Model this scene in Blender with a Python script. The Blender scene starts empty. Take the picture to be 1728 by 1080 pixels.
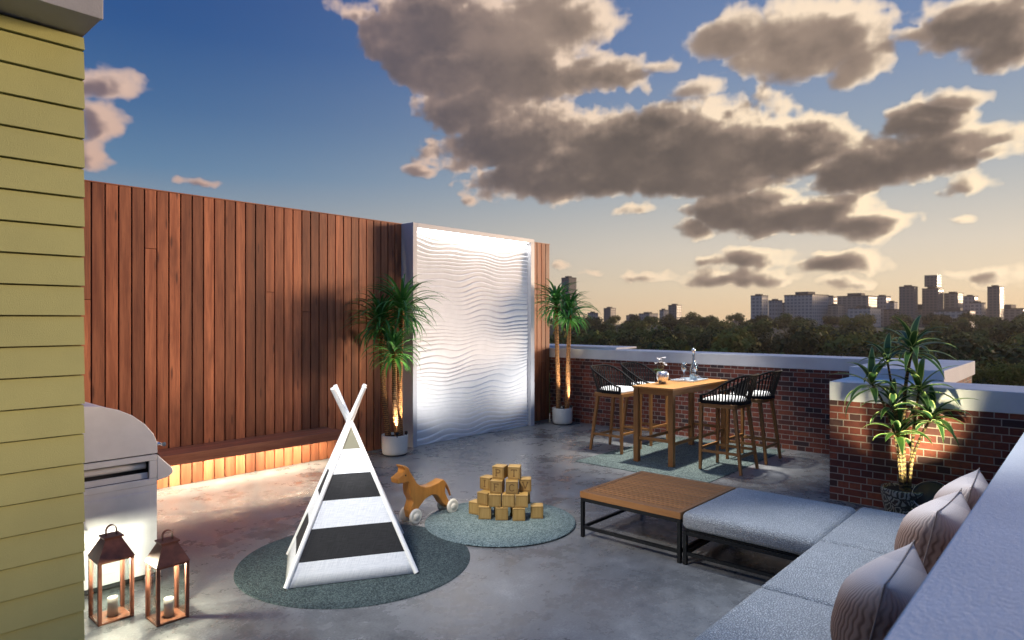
import bpy, bmesh, math, random
import numpy as np
from mathutils import Vector, Matrix
random.seed(7); np.random.seed(7)
PI = math.pi
R = math.radians
scene = bpy.context.scene
col = scene.collection

# ---------------------------------------------------------------- camera
# world axes: X runs along the timber wall, Y runs along the brick parapet, Z up; terrace floor at z = 0
YAW = R(41.94)                       # camera looks 41.94 deg from +X towards +Y
cam = bpy.data.cameras.new('camera')
camo = bpy.data.objects.new('camera', cam); col.objects.link(camo)
cam.lens = 23.0; cam.sensor_width = 36.0
cam.clip_start = 0.05; cam.clip_end = 9000
camo.location = (0, 0, 1.9)
camo.rotation_euler = (R(90), 0, YAW - R(90))
cam.dof.use_dof = True; cam.dof.focus_distance = 5.6; cam.dof.aperture_fstop = 2.8
scene.camera = camo

# ---------------------------------------------------------------- exposure
scene.view_settings.view_transform = 'Standard'
scene.view_settings.look = 'None'
scene.view_settings.exposure = 0.0
scene.view_settings.gamma = 1.0
scene.cycles.use_denoising = True
scene.cycles.max_bounces = 6
scene.cycles.transparent_max_bounces = 16
scene.cycles.caustics_reflective = False
scene.cycles.caustics_refractive = False
scene.cycles.sample_clamp_indirect = 6.0

# ---------------------------------------------------------------- node helper
def nd(t, typ, ins=None, **attrs):
    n = t.nodes.new(typ)
    for k, v in attrs.items(): setattr(n, k, v)
    for k, v in (ins or {}).items():
        s = n.inputs[k]
        if isinstance(v, bpy.types.NodeSocket): t.links.new(v, s)
        elif isinstance(v, bpy.types.Node): t.links.new(v.outputs[0], s)
        else: s.default_value = v
    return n
def mth(t, op, a, b=None, c=None, clamp=False):
    ins = {0: a}
    if b is not None: ins[1] = b
    if c is not None: ins[2] = c
    return nd(t, 'ShaderNodeMath', ins, operation=op, use_clamp=clamp).outputs[0]
def vmth(t, op, a, b=None):
    ins = {0: a}
    if b is not None: ins[1] = b
    return nd(t, 'ShaderNodeVectorMath', ins, operation=op)
def smooth(t, v, lo, hi, a=0.0, b=1.0):
    return nd(t, 'ShaderNodeMapRange', {0: v, 1: lo, 2: hi, 3: a, 4: b}, interpolation_type='SMOOTHSTEP').outputs[0]
def rgba(c): return (c[0], c[1], c[2], 1.0)
def mixc(t, f, a, b, mode='MIX'):
    n = t.nodes.new('ShaderNodeMix'); n.data_type = 'RGBA'; n.blend_type = mode
    for k, v in ((0, f), (6, a), (7, b)):
        if isinstance(v, bpy.types.NodeSocket): t.links.new(v, n.inputs[k])
        elif isinstance(v, (int, float)): n.inputs[k].default_value = v
        else: n.inputs[k].default_value = rgba(v)
    return n.outputs[2]
def ramp(t, f, stops, interp='LINEAR'):
    n = t.nodes.new('ShaderNodeValToRGB'); n.color_ramp.interpolation = interp
    e = n.color_ramp.elements
    while len(e) < len(stops): e.new(0.5)
    for el, (p, c) in zip(e, stops): el.position = p; el.color = rgba(c)
    if isinstance(f, bpy.types.NodeSocket): t.links.new(f, n.inputs[0])
    return n.outputs[0]

# ---------------------------------------------------------------- sky
SUN_EL, SUN_AZ = 5.8, -26.0          # azimuth measured from +X towards +Y
world = bpy.data.worlds.new("World"); scene.world = world
world.use_nodes = True
wt = world.node_tree
for n in list(wt.nodes): wt.nodes.remove(n)
tc = nd(wt, 'ShaderNodeTexCoord').outputs['Generated']
sep = nd(wt, 'ShaderNodeSeparateXYZ', {0: tc})
fx, fy = math.cos(YAW), math.sin(YAW)
b_ = mth(wt, 'ADD', mth(wt, 'MULTIPLY', sep.outputs[0], fx), mth(wt, 'MULTIPLY', sep.outputs[1], fy))
a_ = mth(wt, 'SUBTRACT', mth(wt, 'MULTIPLY', sep.outputs[0], fy), mth(wt, 'MULTIPLY', sep.outputs[1], fx))
D2 = 180 / PI
az = mth(wt, 'MULTIPLY', mth(wt, 'ARCTAN2', a_, b_), D2)           # bearing, degrees
el = mth(wt, 'MULTIPLY', mth(wt, 'ARCSINE', sep.outputs[2]), D2)   # elevation, degrees
# clear sky: a west ramp (towards the sun) and a north ramp, by elevation
elf = mth(wt, 'DIVIDE', mth(wt, 'MAXIMUM', el, 0.0), 90.0)
west = ramp(wt, elf, [(0.0, (.92, .66, .40)), (.03, (.86, .70, .50)), (.065, (.74, .66, .56)), (.11, (.51, .52, .52)), (.16, (.32, .39, .49)), (.24, (.17, .26, .46)), (.33, (.11, .19, .40)), (.55, (.07, .225, .60)), (1.0, (.07, .24, .66))])
north = ramp(wt, elf, [(0.0, (.50, .40, .32)), (.04, (.44, .40, .36)), (.08, (.33, .37, .41)), (.13, (.125, .24, .40)), (.18, (.062, .155, .34)), (.24, (.024, .095, .29)), (.32, (.014, .062, .25)), (.55, (.07, .225, .60)), (1.0, (.07, .24, .66))])
azf = smooth(wt, az, -34.0, 24.0)
grad = mixc(wt, azf, north, west)
east = ramp(wt, elf, [(0.0, (.15, .17, .24)), (.06, (.17, .19, .30)), (.16, (.10, .17, .34)), (.33, (.07, .15, .38)), (.55, (.07, .22, .58)), (1.0, (.07, .24, .66))])
grad = mixc(wt, smooth(wt, mth(wt, 'ABSOLUTE', mth(wt, 'SUBTRACT', az, 15.0)), 60.0, 120.0), grad, east)
nish = nd(wt, 'ShaderNodeTexSky', {}, sky_type='NISHITA', sun_disc=False, sun_elevation=R(SUN_EL), sun_rotation=R(90 - SUN_AZ), altitude=100.0, air_density=1.0, dust_density=2.0, ozone_density=1.5)
nishc = mixc(wt, 1.0, nish.outputs[0], (.1, .1, .1), 'MULTIPLY')
clear = mixc(wt, 0.12, grad, nishc)
# clouds: banks at their bearings and elevations (deg), broken up by noise
BANKS = [(-7.4, 24.2, 6.19, 2.52), (-0.2, 23.5, 7.23, 2.98), (5.0, 24.7, 5.6, 2.1), (-3.3, 20.8, 5.19, 2.23), (-9.0, 21.5, 3.06, 2.18), (-12.5, 24.7, 3.0, 1.24), (1.9, 20.4, 6.68, 2.47), (7.5, 20.7, 3.79, 1.78), (-2.3, 17.8, 5.19, 1.86), (-11.5, 23.1, 2.01, 2.53), (1.9, 15.2, 7.7, 3.56), (9.6, 14.0, 7.84, 3.32), (16.9, 14.1, 7.7, 3.45), (23.3, 13.8, 4.23, 2.44), (0.8, 12.0, 3.62, 1.73), (7.5, 11.9, 7.48, 1.71), (15.5, 11.6, 6.95, 1.67), (-4.9, 17.1, 2.58, 1.64), (13.5, 16.7, 4.33, 1.38), (29.2, 11.4, 4.53, 1.95), (33.3, 11.8, 3.81, 1.86), (35.1, 9.3, 2.03, 0.91), (32.2, 14.2, 2.17, 1.64), (36.8, 11.2, 1.31, 0.48), (19.3, 9.0, 4.92, 1.66), (25.1, 8.2, 5.67, 1.51), (29.9, 7.2, 3.56, 0.97), (15.0, 7.6, 1.68, 0.88), (22.4, 10.0, 2.61, 0.93), (24.6, 21.2, 4.93, 2.82), (18.3, 22.4, 3.21, 1.66), (27.6, 18.6, 2.0, 1.84), (34.8, 20.4, 4.93, 2.03), (37.5, 19.0, 2.22, 1.82), (31.1, 20.0, 2.23, 1.09), (33.9, 15.9, 1.92, 0.71), (12.1, 21.1, 1.73, 0.7), (16.0, 18.8, 1.9, 0.62), (-31.0, 16.8, 2.42, 1.13), (-31.7, 14.7, 1.72, 1.44), (-32.5, 11.9, 1.27, 1.25), (11.6, 4.2, 2.08, 0.51), (20.6, 5.1, 2.15, 0.48), (18.8, 3.6, 3.1, 0.59), (27.1, 4.6, 2.72, 0.64), (27.6, 3.1, 1.53, 0.32), (36.8, 3.1, 1.63, 0.75), (34.8, 3.4, 0.63, 0.3), (7.9, 4.3, 0.91, 0.31), (10.8, 9.0, 1.4, 0.74), (35.1, 7.0, 0.76, 0.42), (16.9, 5.1, 1.04, 0.34), (-25.2, 11.0, 1.03, 0.27), (-7.7, 12.6, 0.82, 0.34), (-3.8, 10.6, 0.62, 0.3), (4.7, 4.9, 0.72, 0.26)]
BANKS += [(52, 22, 9, 3), (62, 13, 8, 2.5), (80, 20, 12, 4), (-55, 20, 9, 3), (-75, 30, 12, 5), (50, 6, 6, 1), (70, 5, 7, 1), (100, 12, 10, 3), (140, 25, 16, 6), (-120, 22, 14, 5), (20, 36, 14, 4), (45, 40, 12, 5), (-20, 38, 8, 3)]
BANKS = [(a_0, e_0, r_0 * (1.25 if q_0 < .7 else 1), q_0 * (1.25 if q_0 < .7 else 1)) for a_0, e_0, r_0, q_0 in BANKS]
AZ0, AZ1, EL0, EL1, PPD = -45.0, 75.0, 0.0, 40.0, 14
def lerp_axis(a, n, axis):
    # periodic smooth interpolation of a lattice along one axis up to n samples
    c = a.shape[axis]; t = np.arange(n) / n * c; i = t.astype(int); f = (t - i).astype(np.float32); f = f * f * (3 - 2 * f)
    sh = [1] * a.ndim; sh[axis] = n; f = f.reshape(sh)
    return np.take(a, i % c, axis) * (1 - f) + np.take(a, (i + 1) % c, axis) * f
def noise_tile(rng, n, cells, octs, gain, dims, billow=False):
    o = 0; amp = 1.0; tot = 0
    for k in range(octs):
        c = cells * 2 ** k
        if c > n // 2: break
        a = rng.random((c,) * dims).astype(np.float32) * 2 - 1
        for ax in range(dims): a = lerp_axis(a, n, ax)
        o = o + amp * (1 - 2 * np.abs(a) * 1.3 if billow else a); tot += amp; amp *= gain
    return o / tot
def cloud_map():
    rng = np.random.default_rng(4)
    w, h = int((AZ1 - AZ0) * PPD), int((EL1 - EL0) * PPD)
    A, E = np.meshgrid(AZ0 + (np.arange(w) + .5) / PPD, EL0 + (np.arange(h) + .5) / PPD)
    A = A.astype(np.float32); E = E.astype(np.float32)
    big = noise_tile(rng, 512, 8, 5, .55, 2)                 # slow warp of the outlines
    iu, iv = (A * 512 / 48).astype(int) % 512, (E * 1.5 * 512 / 48).astype(int) % 512
    Aw = A + 2.2 * big[iv, iu]; Ew = E + 1.0 * big[iu, iv]
    F = np.full((h, w), -1.5, np.float32); D = np.full((h, w), .2, np.float32); K = np.ones((h, w), np.float32)
    for (ca, ce, ra, re) in BANKS:
        dy = (Ew - ce) / (re * 1.02); dy = np.where(dy < 0, dy * 1.25, dy)     # flatter bases
        f = (1 - np.hypot((Aw - ca) / (ra * 1.03), dy)) * min(1.0, .45 + .22 * re)
        airy = .46 if ce > 18.2 and 12 < ca < 33 else .5 if ce > 22 and -1 < ca < 12 else .6 if ca < -28 else .8 if ce > 17 else 1.0
        m = f > F; F = np.where(m, f, F); D = np.where(m, min(2.4, .35 + .75 * re) , D)
        K = np.where(m, airy, K)
    N = 144
    vol = noise_tile(rng, N, 4, 5, .66, 3) * .60 + noise_tile(rng, N, 6, 4, .62, 3, True) * .40
    vol2 = noise_tile(rng, N, 3, 5, .6, 3)
    ys, xs = np.nonzero(F > -.75)
    for _ in range(80): K[1:-1, 1:-1] = (K[:-2, 1:-1] + K[2:, 1:-1] + K[1:-1, :-2] + K[1:-1, 2:]) / 4
    X, Y, d0, k0 = A[ys, xs], E[ys, xs], D[ys, xs], K[ys, xs]
    def rho(x, y, z, fi):
        i = (x * N / 9.3).astype(int) % N; j = (y * 1.25 * N / 9.3).astype(int) % N; k = (z * N / 9.3).astype(int) % N
        i2 = (x * N / 23.7 + 31).astype(int) % N; j2 = (y * 1.4 * N / 23.7 + 11).astype(int) % N; k2 = (z * N / 23.7).astype(int) % N
        return np.clip(fi + .74 * vol[k, j, i] + .62 * vol2[k2, j2, i2] - .09, 0, .55)
    def Fat(x, y): 
        return F[np.clip(((y - EL0) * PPD).astype(int), 0, h - 1), np.clip(((x - AZ0) * PPD).astype(int), 0, w - 1)]
    J = rng.random((3, len(X))).astype(np.float32) - .5
    X = X + J[0] * .015; Y = Y + J[1] * .012
    T = np.ones_like(X); L = np.zeros_like(X); S = 15
    for s in range(S):
        zz = (s + .5 + .9 * J[2]) / S * 2 - 1; z = zz * d0; dz = 2 * d0 / S
        r = rho(X, Y, z, F[ys, xs] - .55 * zz * zz + .12)
        a = 1 - np.exp(-r * dz * 7.0 * k0 ** .5)
        od = 0
        for q in (.18, .45, .95, 1.8):
            lx, ly, lz = X + q * .80, Y + q * .30, z + q * .50
            od = od + k0 * rho(lx, ly, lz, Fat(lx, ly) - .55 * np.minimum((lz / d0) ** 2, 3) + .12) * q * .8
        sun = .66 * np.exp(-od * 2.9) + .34 * np.exp(-od * .75)
        L += T * a * sun; T *= 1 - a
    al = np.zeros((h, w), np.float32); tr = np.zeros((h, w), np.float32)
    al[ys, xs] = 1 - T; tr[ys, xs] = L / np.maximum(1 - T, .02)
    for m_ in (al, tr):        # soften the sampling grain
        m_[1:-1, 1:-1] = (m_[1:-1, 1:-1] * 4 + 2 * (m_[:-2, 1:-1] + m_[2:, 1:-1] + m_[1:-1, :-2] + m_[1:-1, 2:]) + m_[:-2, :-2] + m_[2:, 2:] + m_[:-2, 2:] + m_[2:, :-2]) / 16
    tr *= 1 + .55 * big[iv, iu] + .35 * big[(iv * 3) % 512, (iu * 3) % 512]
    return w, h, al, np.clip((tr - .05) * 1.08, 0, 1) ** .9
CW, CH, c_alpha, c_trans = cloud_map()
img = bpy.data.images.new('cloud_field', CW, CH, alpha=False, float_buffer=True); img.colorspace_settings.name = 'Non-Color'
pix = np.ones((CH, CW, 4), np.float32); pix[..., 0] = c_alpha; pix[..., 1] = c_trans; pix[..., 2] = 0
img.pixels.foreach_set(pix.reshape(-1)); img.update()
cu = mth(wt, 'DIVIDE', mth(wt, 'SUBTRACT', az, AZ0), AZ1 - AZ0); cv = mth(wt, 'DIVIDE', mth(wt, 'SUBTRACT', el, EL0), EL1 - EL0)
ct_ = nd(wt, 'ShaderNodeTexImage', {0: nd(wt, 'ShaderNodeCombineXYZ', {0: cu, 1: cv, 2: 0.0})}, image=img, extension='CLIP', interpolation='Cubic')
cs = nd(wt, 'ShaderNodeSeparateColor', {0: ct_.outputs[0]})
alpha, trans = cs.outputs[0], cs.outputs[1]
upper = smooth(wt, el, 9.0, 22.0)
lit = mixc(wt, smooth(wt, az, -20.0, 26.0), (.62, .41, .33), (1.10, .89, .62))
lit = mixc(wt, mth(wt, 'MULTIPLY', upper, .45), lit, (.84, .66, .55))
mid = mixc(wt, smooth(wt, az, -25.0, 12.0), (.21, .155, .17), (.33, .25, .20))
dark = mixc(wt, smooth(wt, az, -25.0, 12.0), (.078, .080, .120), (.105, .088, .082))
cl = mixc(wt, smooth(wt, trans, .0, .42), dark, mid)
cl = mixc(wt, smooth(wt, trans, .36, .90), cl, lit)
skyc = mixc(wt, alpha, clear, cl)
below = smooth(wt, el, -3.0, 0.0)
skyc = mixc(wt, below, (.10, .09, .08), skyc)
bg = nd(wt, 'ShaderNodeBackground', {'Color': skyc, 'Strength': 1.0})
nd(wt, 'ShaderNodeOutputWorld', {0: bg.outputs[0]})

# ---------------------------------------------------------------- sun
sd = bpy.data.lights.new('sun', 'SUN'); sd.energy = 4.5; sd.angle = R(14.0); sd.color = (1.0, .72, .48)
so = bpy.data.objects.new('sun', sd); col.objects.link(so)
sv = Vector((math.cos(R(SUN_EL)) * math.cos(R(SUN_AZ)), math.cos(R(SUN_EL)) * math.sin(R(SUN_AZ)), math.sin(R(SUN_EL))))
so.rotation_euler = sv.to_track_quat('Z', 'Y').to_euler(); so.location = (20, -8, 12)

def spot(name, loc, target, watts, cone, blend=.5, color=(1, .93, .82), radius=.03, parent=None):
    l = bpy.data.lights.new(name, 'SPOT'); l.energy = watts; l.spot_size = R(cone); l.spot_blend = blend; l.color = color; l.shadow_soft_size = radius
    o = bpy.data.objects.new(name, l); col.objects.link(o); o.location = loc
    o.rotation_euler = (Vector(loc) - Vector(target)).to_track_quat('Z', 'Y').to_euler()
    return o
# unseen downlights for the pools of light, and one added fill
spot('table_downlight', (8.35, 4.32, 4.8), (8.45, 4.4, 0), 1800, 52, .9, (1, .97, .90), .12)
spot('blocks_downlight', (4.6, 4.3, 3.8), (4.55, 4.25, 0), 480, 27, .9, (1, .90, .66), .03)
spot('tent_downlight', (2.2, 2.6, 3.0), (2.97, 4.36, .86), 420, 13, .9, (1, .98, .94), .03)
spot('play_area_fill', (1.1, 3.5, 3.3), (3.9, 4.0, .2), 760, 66, 1.0, (1, .97, .93), .25)  # added soft fill that brightens tent, toys and floor
spot('sofa_downlight', (4.6, 1.9, 3.4), (4.2, 1.0, .4), 330, 62, .8, (.93, .97, 1), .06)

# ---------------------------------------------------------------- mesh builder
class MB:
    def __init__(s): s.v = []; s.f = []; s.uv = []; s.rnd = []; s.sm = []
    def add(s, pts, faces, uvs=None, rnd=None, smooth=False, grain='z'):
        o = len(s.v); r = random.random() if rnd is None else rnd
        pts = [Vector(p) for p in pts]; s.v += pts
        for k, f in enumerate(faces):
            s.f.append([o + i for i in f]); s.rnd.append(r); s.sm.append(smooth)
            if uvs is not None: s.uv.append([uvs[i] for i in f] if len(uvs) == len(pts) else uvs[k])
            else:
                P = [pts[i] for i in f]; n = Vector((0, 0, 0))
                for i in range(1, len(P) - 1): n += (P[i] - P[0]).cross(P[i + 1] - P[0])
                ax = max(range(3), key=lambda i: abs(n[i]))
                ab = [i for i in range(3) if i != ax]; g = 'xyz'.index(grain)
                if g in ab: vv = g; uu = [i for i in ab if i != g][0]
                else: uu, vv = ab
                s.uv.append([(p[uu], p[vv]) for p in P])
        return s
    def box(s, x0, x1, y0, y1, z0, z1, M=None, rnd=None, grain='z'):
        pts = [(x, y, z) for z in (z0, z1) for y in (y0, y1) for x in (x0, x1)]
        o = len(s.v)
        s.add(pts, [(0, 2, 3, 1), (4, 5, 7, 6), (0, 1, 5, 4), (2, 6, 7, 3), (0, 4, 6, 2), (1, 3, 7, 5)], rnd=rnd, grain=grain)
        if M is not None:
            for i in range(o, len(s.v)): s.v[i] = M @ s.v[i]
        return s
    def bar(s, p, q, w, h, up=(0, 0, 1), rnd=None, w2=None, h2=None):
        p, q = Vector(p), Vector(q); d = q - p; L = d.length; d.normalize()
        u = Vector(up)
        if abs(u.dot(d)) > .98: u = Vector((1, 0, 0))
        a = d.cross(u).normalized(); b = a.cross(d).normalized()
        w2 = w if w2 is None else w2; h2 = h if h2 is None else h2
        pts = []
        for c, ww, hh in ((p, w, h), (q, w2, h2)):
            for sx, sy in ((-1, -1), (1, -1), (1, 1), (-1, 1)): pts.append(c + a * sx * ww / 2 + b * sy * hh / 2)
        fs = [(3, 2, 1, 0), (4, 5, 6, 7), (0, 1, 5, 4), (1, 2, 6, 5), (2, 3, 7, 6), (3, 0, 4, 7)]
        def q4(x): return [(0, 0), (x, 0), (x, L), (0, L)]
        uv = [[(0, 0), (w, 0), (w, h), (0, h)]] * 2 + [q4(w), q4(h), q4(w), q4(h)]
        return s.add(pts, fs, uvs=uv, rnd=rnd)
    def tube(s, pts, rad, n=10, cap=True, rnd=None, closed=False):
        pts = [Vector(p) for p in pts]; m = len(pts)
        rad = [rad] * m if isinstance(rad, (int, float)) else rad
        V = []; UV = []; prev = None; L = 0
        for i, p in enumerate(pts):
            if closed: d = pts[(i + 1) % m] - pts[i - 1]
            else: d = pts[min(i + 1, m - 1)] - pts[max(i - 1, 0)]
            d.normalize()
            if prev is None:
                u = Vector((0, 0, 1)) if abs(d.z) < .9 else Vector((1, 0, 0))
            else: u = prev
            a = d.cross(u).normalized(); b = a.cross(d).normalized(); prev = b
            if i: L += (p - pts[i - 1]).length
            for k in range(n):
                t = 2 * PI * k / n
                V.append(p + (a * math.cos(t) + b * math.sin(t)) * rad[i]); UV.append((rad[i] * t, L))
        F = []
        for i in range(m if closed else m - 1):
            j = (i + 1) % m
            for k in range(n): F.append((i * n + k, i * n + (k + 1) % n, j * n + (k + 1) % n, j * n + k))
        r = random.random() if rnd is None else rnd
        s.add(V, F, uvs=UV, rnd=r, smooth=True)
        if cap and not closed:
            s.add(V[:n], [tuple(range(n))[::-1]], rnd=r); s.add(V[-n:], [tuple(range(n))], rnd=r)
        return s
    def lathe(s, prof, n=32, c=(0, 0, 0), M=None, rnd=None, smooth=True):
        V = []; UV = []; F = []; L = 0; c = Vector(c)
        for i, (r, z) in enumerate(prof):
            if i: L += math.hypot(r - prof[i - 1][0], z - prof[i - 1][1])
            for k in range(n):
                t = 2 * PI * k / n; p = Vector((r * math.cos(t), r * math.sin(t), z))
                V.append((M @ p if M else p) + c); UV.append((max(r, .02) * t, L))
        for i in range(len(prof) - 1):
            for k in range(n): F.append((i * n + k, i * n + (k + 1) % n, (i + 1) * n + (k + 1) % n, (i + 1) * n + k))
        return s.add(V, F, uvs=UV, rnd=rnd, smooth=smooth)
    def prism(s, poly, lo, hi, axis='y', rnd=None, grain='z'):
        # poly in the plane across `axis`; (x,z) for y, (y,z) for x, (x,y) for z
        n = len(poly)
        def P(a, t): return {'y': (a[0], t, a[1]), 'x': (t, a[0], a[1]), 'z': (a[0], a[1], t)}[axis]
        V = [P(a, lo) for a in poly] + [P(a, hi) for a in poly]
        F = [tuple(range(n)), tuple(range(n, 2 * n))[::-1]] + [(i, i + n, (i + 1) % n + n, (i + 1) % n) for i in range(n)]
        return s.add(V, F, rnd=rnd, grain=grain)
    def build(s, name, mat, parent=None, bevel=0, seg=2, loc=None, auto=None, fix=True):
        me = bpy.data.meshes.new(name)
        me.from_pydata([tuple(v) for v in s.v], [], s.f)
        uv = me.uv_layers.new(name='UVMap')
        flat = [c for f in s.uv for p in f for c in p]
        uv.data.foreach_set('uv', flat)
        at = me.attributes.new('rnd', 'FLOAT', 'FACE'); at.data.foreach_set('value', s.rnd)
        me.polygons.foreach_set('use_smooth', s.sm)
        if fix:
            bm = bmesh.new(); bm.from_mesh(me)
            bmesh.ops.recalc_face_normals(bm, faces=bm.faces); bm.to_mesh(me); bm.free()
        me.update()
        me.materials.append(mat)
        o = bpy.data.objects.new(name, me); col.objects.link(o)
        if parent is not None: o.parent = parent
        if loc is not None: o.location = loc
        if bevel:
            b = o.modifiers.new('bevel', 'BEVEL'); b.width = bevel; b.segments = seg; b.limit_method = 'ANGLE'; b.angle_limit = R(40)
            me.polygons.foreach_set('use_smooth', [True] * len(me.polygons))
            b.harden_normals = True
        return o

def tag(o, label=None, cat=None, group=None, kind=None):
    if label: o['label'] = label
    if cat: o['category'] = cat
    if group: o['group'] = group
    if kind: o['kind'] = kind
    return o
def empty(name, loc=(0, 0, 0), rz=0, label=None, cat=None, group=None):
    o = bpy.data.objects.new(name, None); col.objects.link(o); o.location = loc; o.rotation_euler = (0, 0, rz)
    o.empty_display_size = .1
    return tag(o, label, cat, group)
def copy_tree(o, parent=None):
    c = o.copy(); col.objects.link(c)
    if parent is not None:
        c.parent = parent; c.matrix_parent_inverse = o.matrix_parent_inverse.copy()
    for ch in list(o.children): copy_tree(ch, c)
    return c

# ---------------------------------------------------------------- materials
def newmat(name):
    m = bpy.data.materials.new(name); m.use_nodes = True
    t = m.node_tree
    for n in list(t.nodes): t.nodes.remove(n)
    b = nd(t, 'ShaderNodeBsdfPrincipled'); nd(t, 'ShaderNodeOutputMaterial', {0: b.outputs[0]})
    return m, t, b
def lk(t, a, b): t.links.new(a, b)
def uvv(t): return nd(t, 'ShaderNodeTexCoord').outputs['UV']
def objv(t): return nd(t, 'ShaderNodeTexCoord').outputs['Object']
def rndv(t): return nd(t, 'ShaderNodeAttribute', attribute_name='rnd').outputs['Fac']
def noise(t, v, sc, det=4, rough=.5, out=0):
    return nd(t, 'ShaderNodeTexNoise', {'Vector': v, 'Scale': sc, 'Detail': det, 'Roughness': rough}).outputs[out]
def bump(t, b, h, dist, strength=1.0):
    n = nd(t, 'ShaderNodeBump', {'Height': h, 'Distance': dist, 'Strength': strength}); lk(t, n.outputs[0], b.inputs['Normal'])
def simple(name, c, rough=.5, metal=0.0, var=.12, sc=6.0, bsc=60.0, bd=0.0, emit=0, spec=None):
    m, t, b = newmat(name); v = objv(t)
    n = noise(t, v, sc, 5, .6)
    lo = tuple(x * (1 - var) for x in c); hi = tuple(min(1, x * (1 + var)) for x in c)
    lk(t, mixc(t, smooth(t, n, .3, .7), lo, hi), b.inputs['Base Color'])
    lk(t, smooth(t, n, .2, .8, max(.02, rough - .06), min(1, rough + .06)), b.inputs['Roughness'])
    b.inputs['Metallic'].default_value = metal
    if spec is not None: b.inputs['Specular IOR Level'].default_value = spec
    if bd: bump(t, b, noise(t, v, bsc, 3), bd)
    if emit: b.inputs['Emission Color'].default_value = rgba(c); b.inputs['Emission Strength'].default_value = emit
    return m
def wood(name, c1, c2, dark, rough=.55, vary=.5, knots=0.0, fine=1.0, bd=.0006):
    m, t, b = newmat(name)
    r = rndv(t); off = nd(t, 'ShaderNodeCombineXYZ', {0: mth(t, 'MULTIPLY', r, 37.0), 1: mth(t, 'MULTIPLY', r, 91.0), 2: r}).outputs[0]
    v = vmth(t, 'ADD', uvv(t), off).outputs[0]
    gv = vmth(t, 'MULTIPLY', v, (16 * fine, 1.1 * fine, 1)).outputs[0]
    g = noise(t, gv, 1.0, 7, .62)
    gf = noise(t, vmth(t, 'MULTIPLY', v, (140 * fine, 5 * fine, 1)).outputs[0], 1.0, 3, .6)
    base = mixc(t, smooth(t, g, .28, .72), c1, c2)
    base = mixc(t, mth(t, 'MULTIPLY', smooth(t, gf, .5, .75), .45), base, dark)
    # each board has its own tone
    r2 = nd(t, 'ShaderNodeTexWhiteNoise', {'W': mth(t, 'MULTIPLY', r, 913.0)}, noise_dimensions='1D').outputs[0]
    tone = mth(t, 'MULTIPLY_ADD', r2, vary, 1 - vary * .5)
    tc_ = nd(t, 'ShaderNodeCombineXYZ', {0: tone, 1: tone, 2: tone}).outputs[0]
    base = mixc(t, 1.0, base, tc_, 'MULTIPLY')
    if knots:
        kv = vmth(t, 'MULTIPLY', v, (9, 1.6, 1)).outputs[0]
        vo = nd(t, 'ShaderNodeTexVoronoi', {'Vector': kv, 'Scale': 1.0, 'Randomness': 1.0}).outputs['Distance']
        base = mixc(t, smooth(t, vo, .16, .05, 0, knots), base, dark)
        blot = noise(t, vmth(t, 'MULTIPLY', v, (3, .9, 1)).outputs[0], 1.0, 4, .6)
        base = mixc(t, smooth(t, blot, .52, .75, 0, .55), base, dark)
    lk(t, base, b.inputs['Base Color'])
    lk(t, smooth(t, g, .2, .8, rough - .1, rough + .12), b.inputs['Roughness'])
    bump(t, b, mth(t, 'ADD', g, mth(t, 'MULTIPLY', gf, .6)), bd)
    return m
def brick_mat(name):
    m, t, b = newmat(name); v = uvv(t)
    wob = vmth(t, 'MULTIPLY', vmth(t, 'SUBTRACT', noise(t, v, 9, 3, .6, 1), (.5, .5, .5)).outputs[0], (.007, .005, 0)).outputs[0]
    v2 = vmth(t, 'ADD', v, wob).outputs[0]
    def bt(c1, c2, mo, mortar, sm):
        return nd(t, 'ShaderNodeTexBrick', {'Vector': v2, 'Color1': rgba(c1), 'Color2': rgba(c2), 'Mortar': rgba(mo), 'Scale': 1.0, 'Mortar Size': mortar, 'Mortar Smooth': sm, 'Bias': 0.0, 'Brick Width': .222, 'Row Height': .0713}, offset=.5, offset_frequency=2, squash=.5, squash_frequency=2)
    bb = bt((0, 0, 0), (1, 1, 1), (0, 0, 0), .0052, .15)
    rc = ramp(t, bb.outputs['Color'], [(0, (.036, .023, .027)), (.16, (.075, .028, .024)), (.4, (.15, .034, .023)), (.72, (.195, .046, .028)), (1, (.25, .070, .034))])
    n = noise(t, v, 26, 6, .65); n2 = noise(t, v, 4, 4, .6)
    rc = mixc(t, smooth(t, n, .40, .75, 0, .55), rc, (.055, .022, .02))
    rc = mixc(t, smooth(t, n2, .55, .8, 0, .35), rc, (.24, .11, .08))
    mo = mixc(t, noise(t, v, 30, 4), (.25, .20, .17), (.40, .335, .295))
    lk(t, mixc(t, bb.outputs['Fac'], rc, mo), b.inputs['Base Color'])
    b.inputs['Roughness'].default_value = .85
    h = mth(t, 'SUBTRACT', mth(t, 'MULTIPLY', n, .25), bb.outputs['Fac'])
    bump(t, b, h, .006)
    return m
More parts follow.
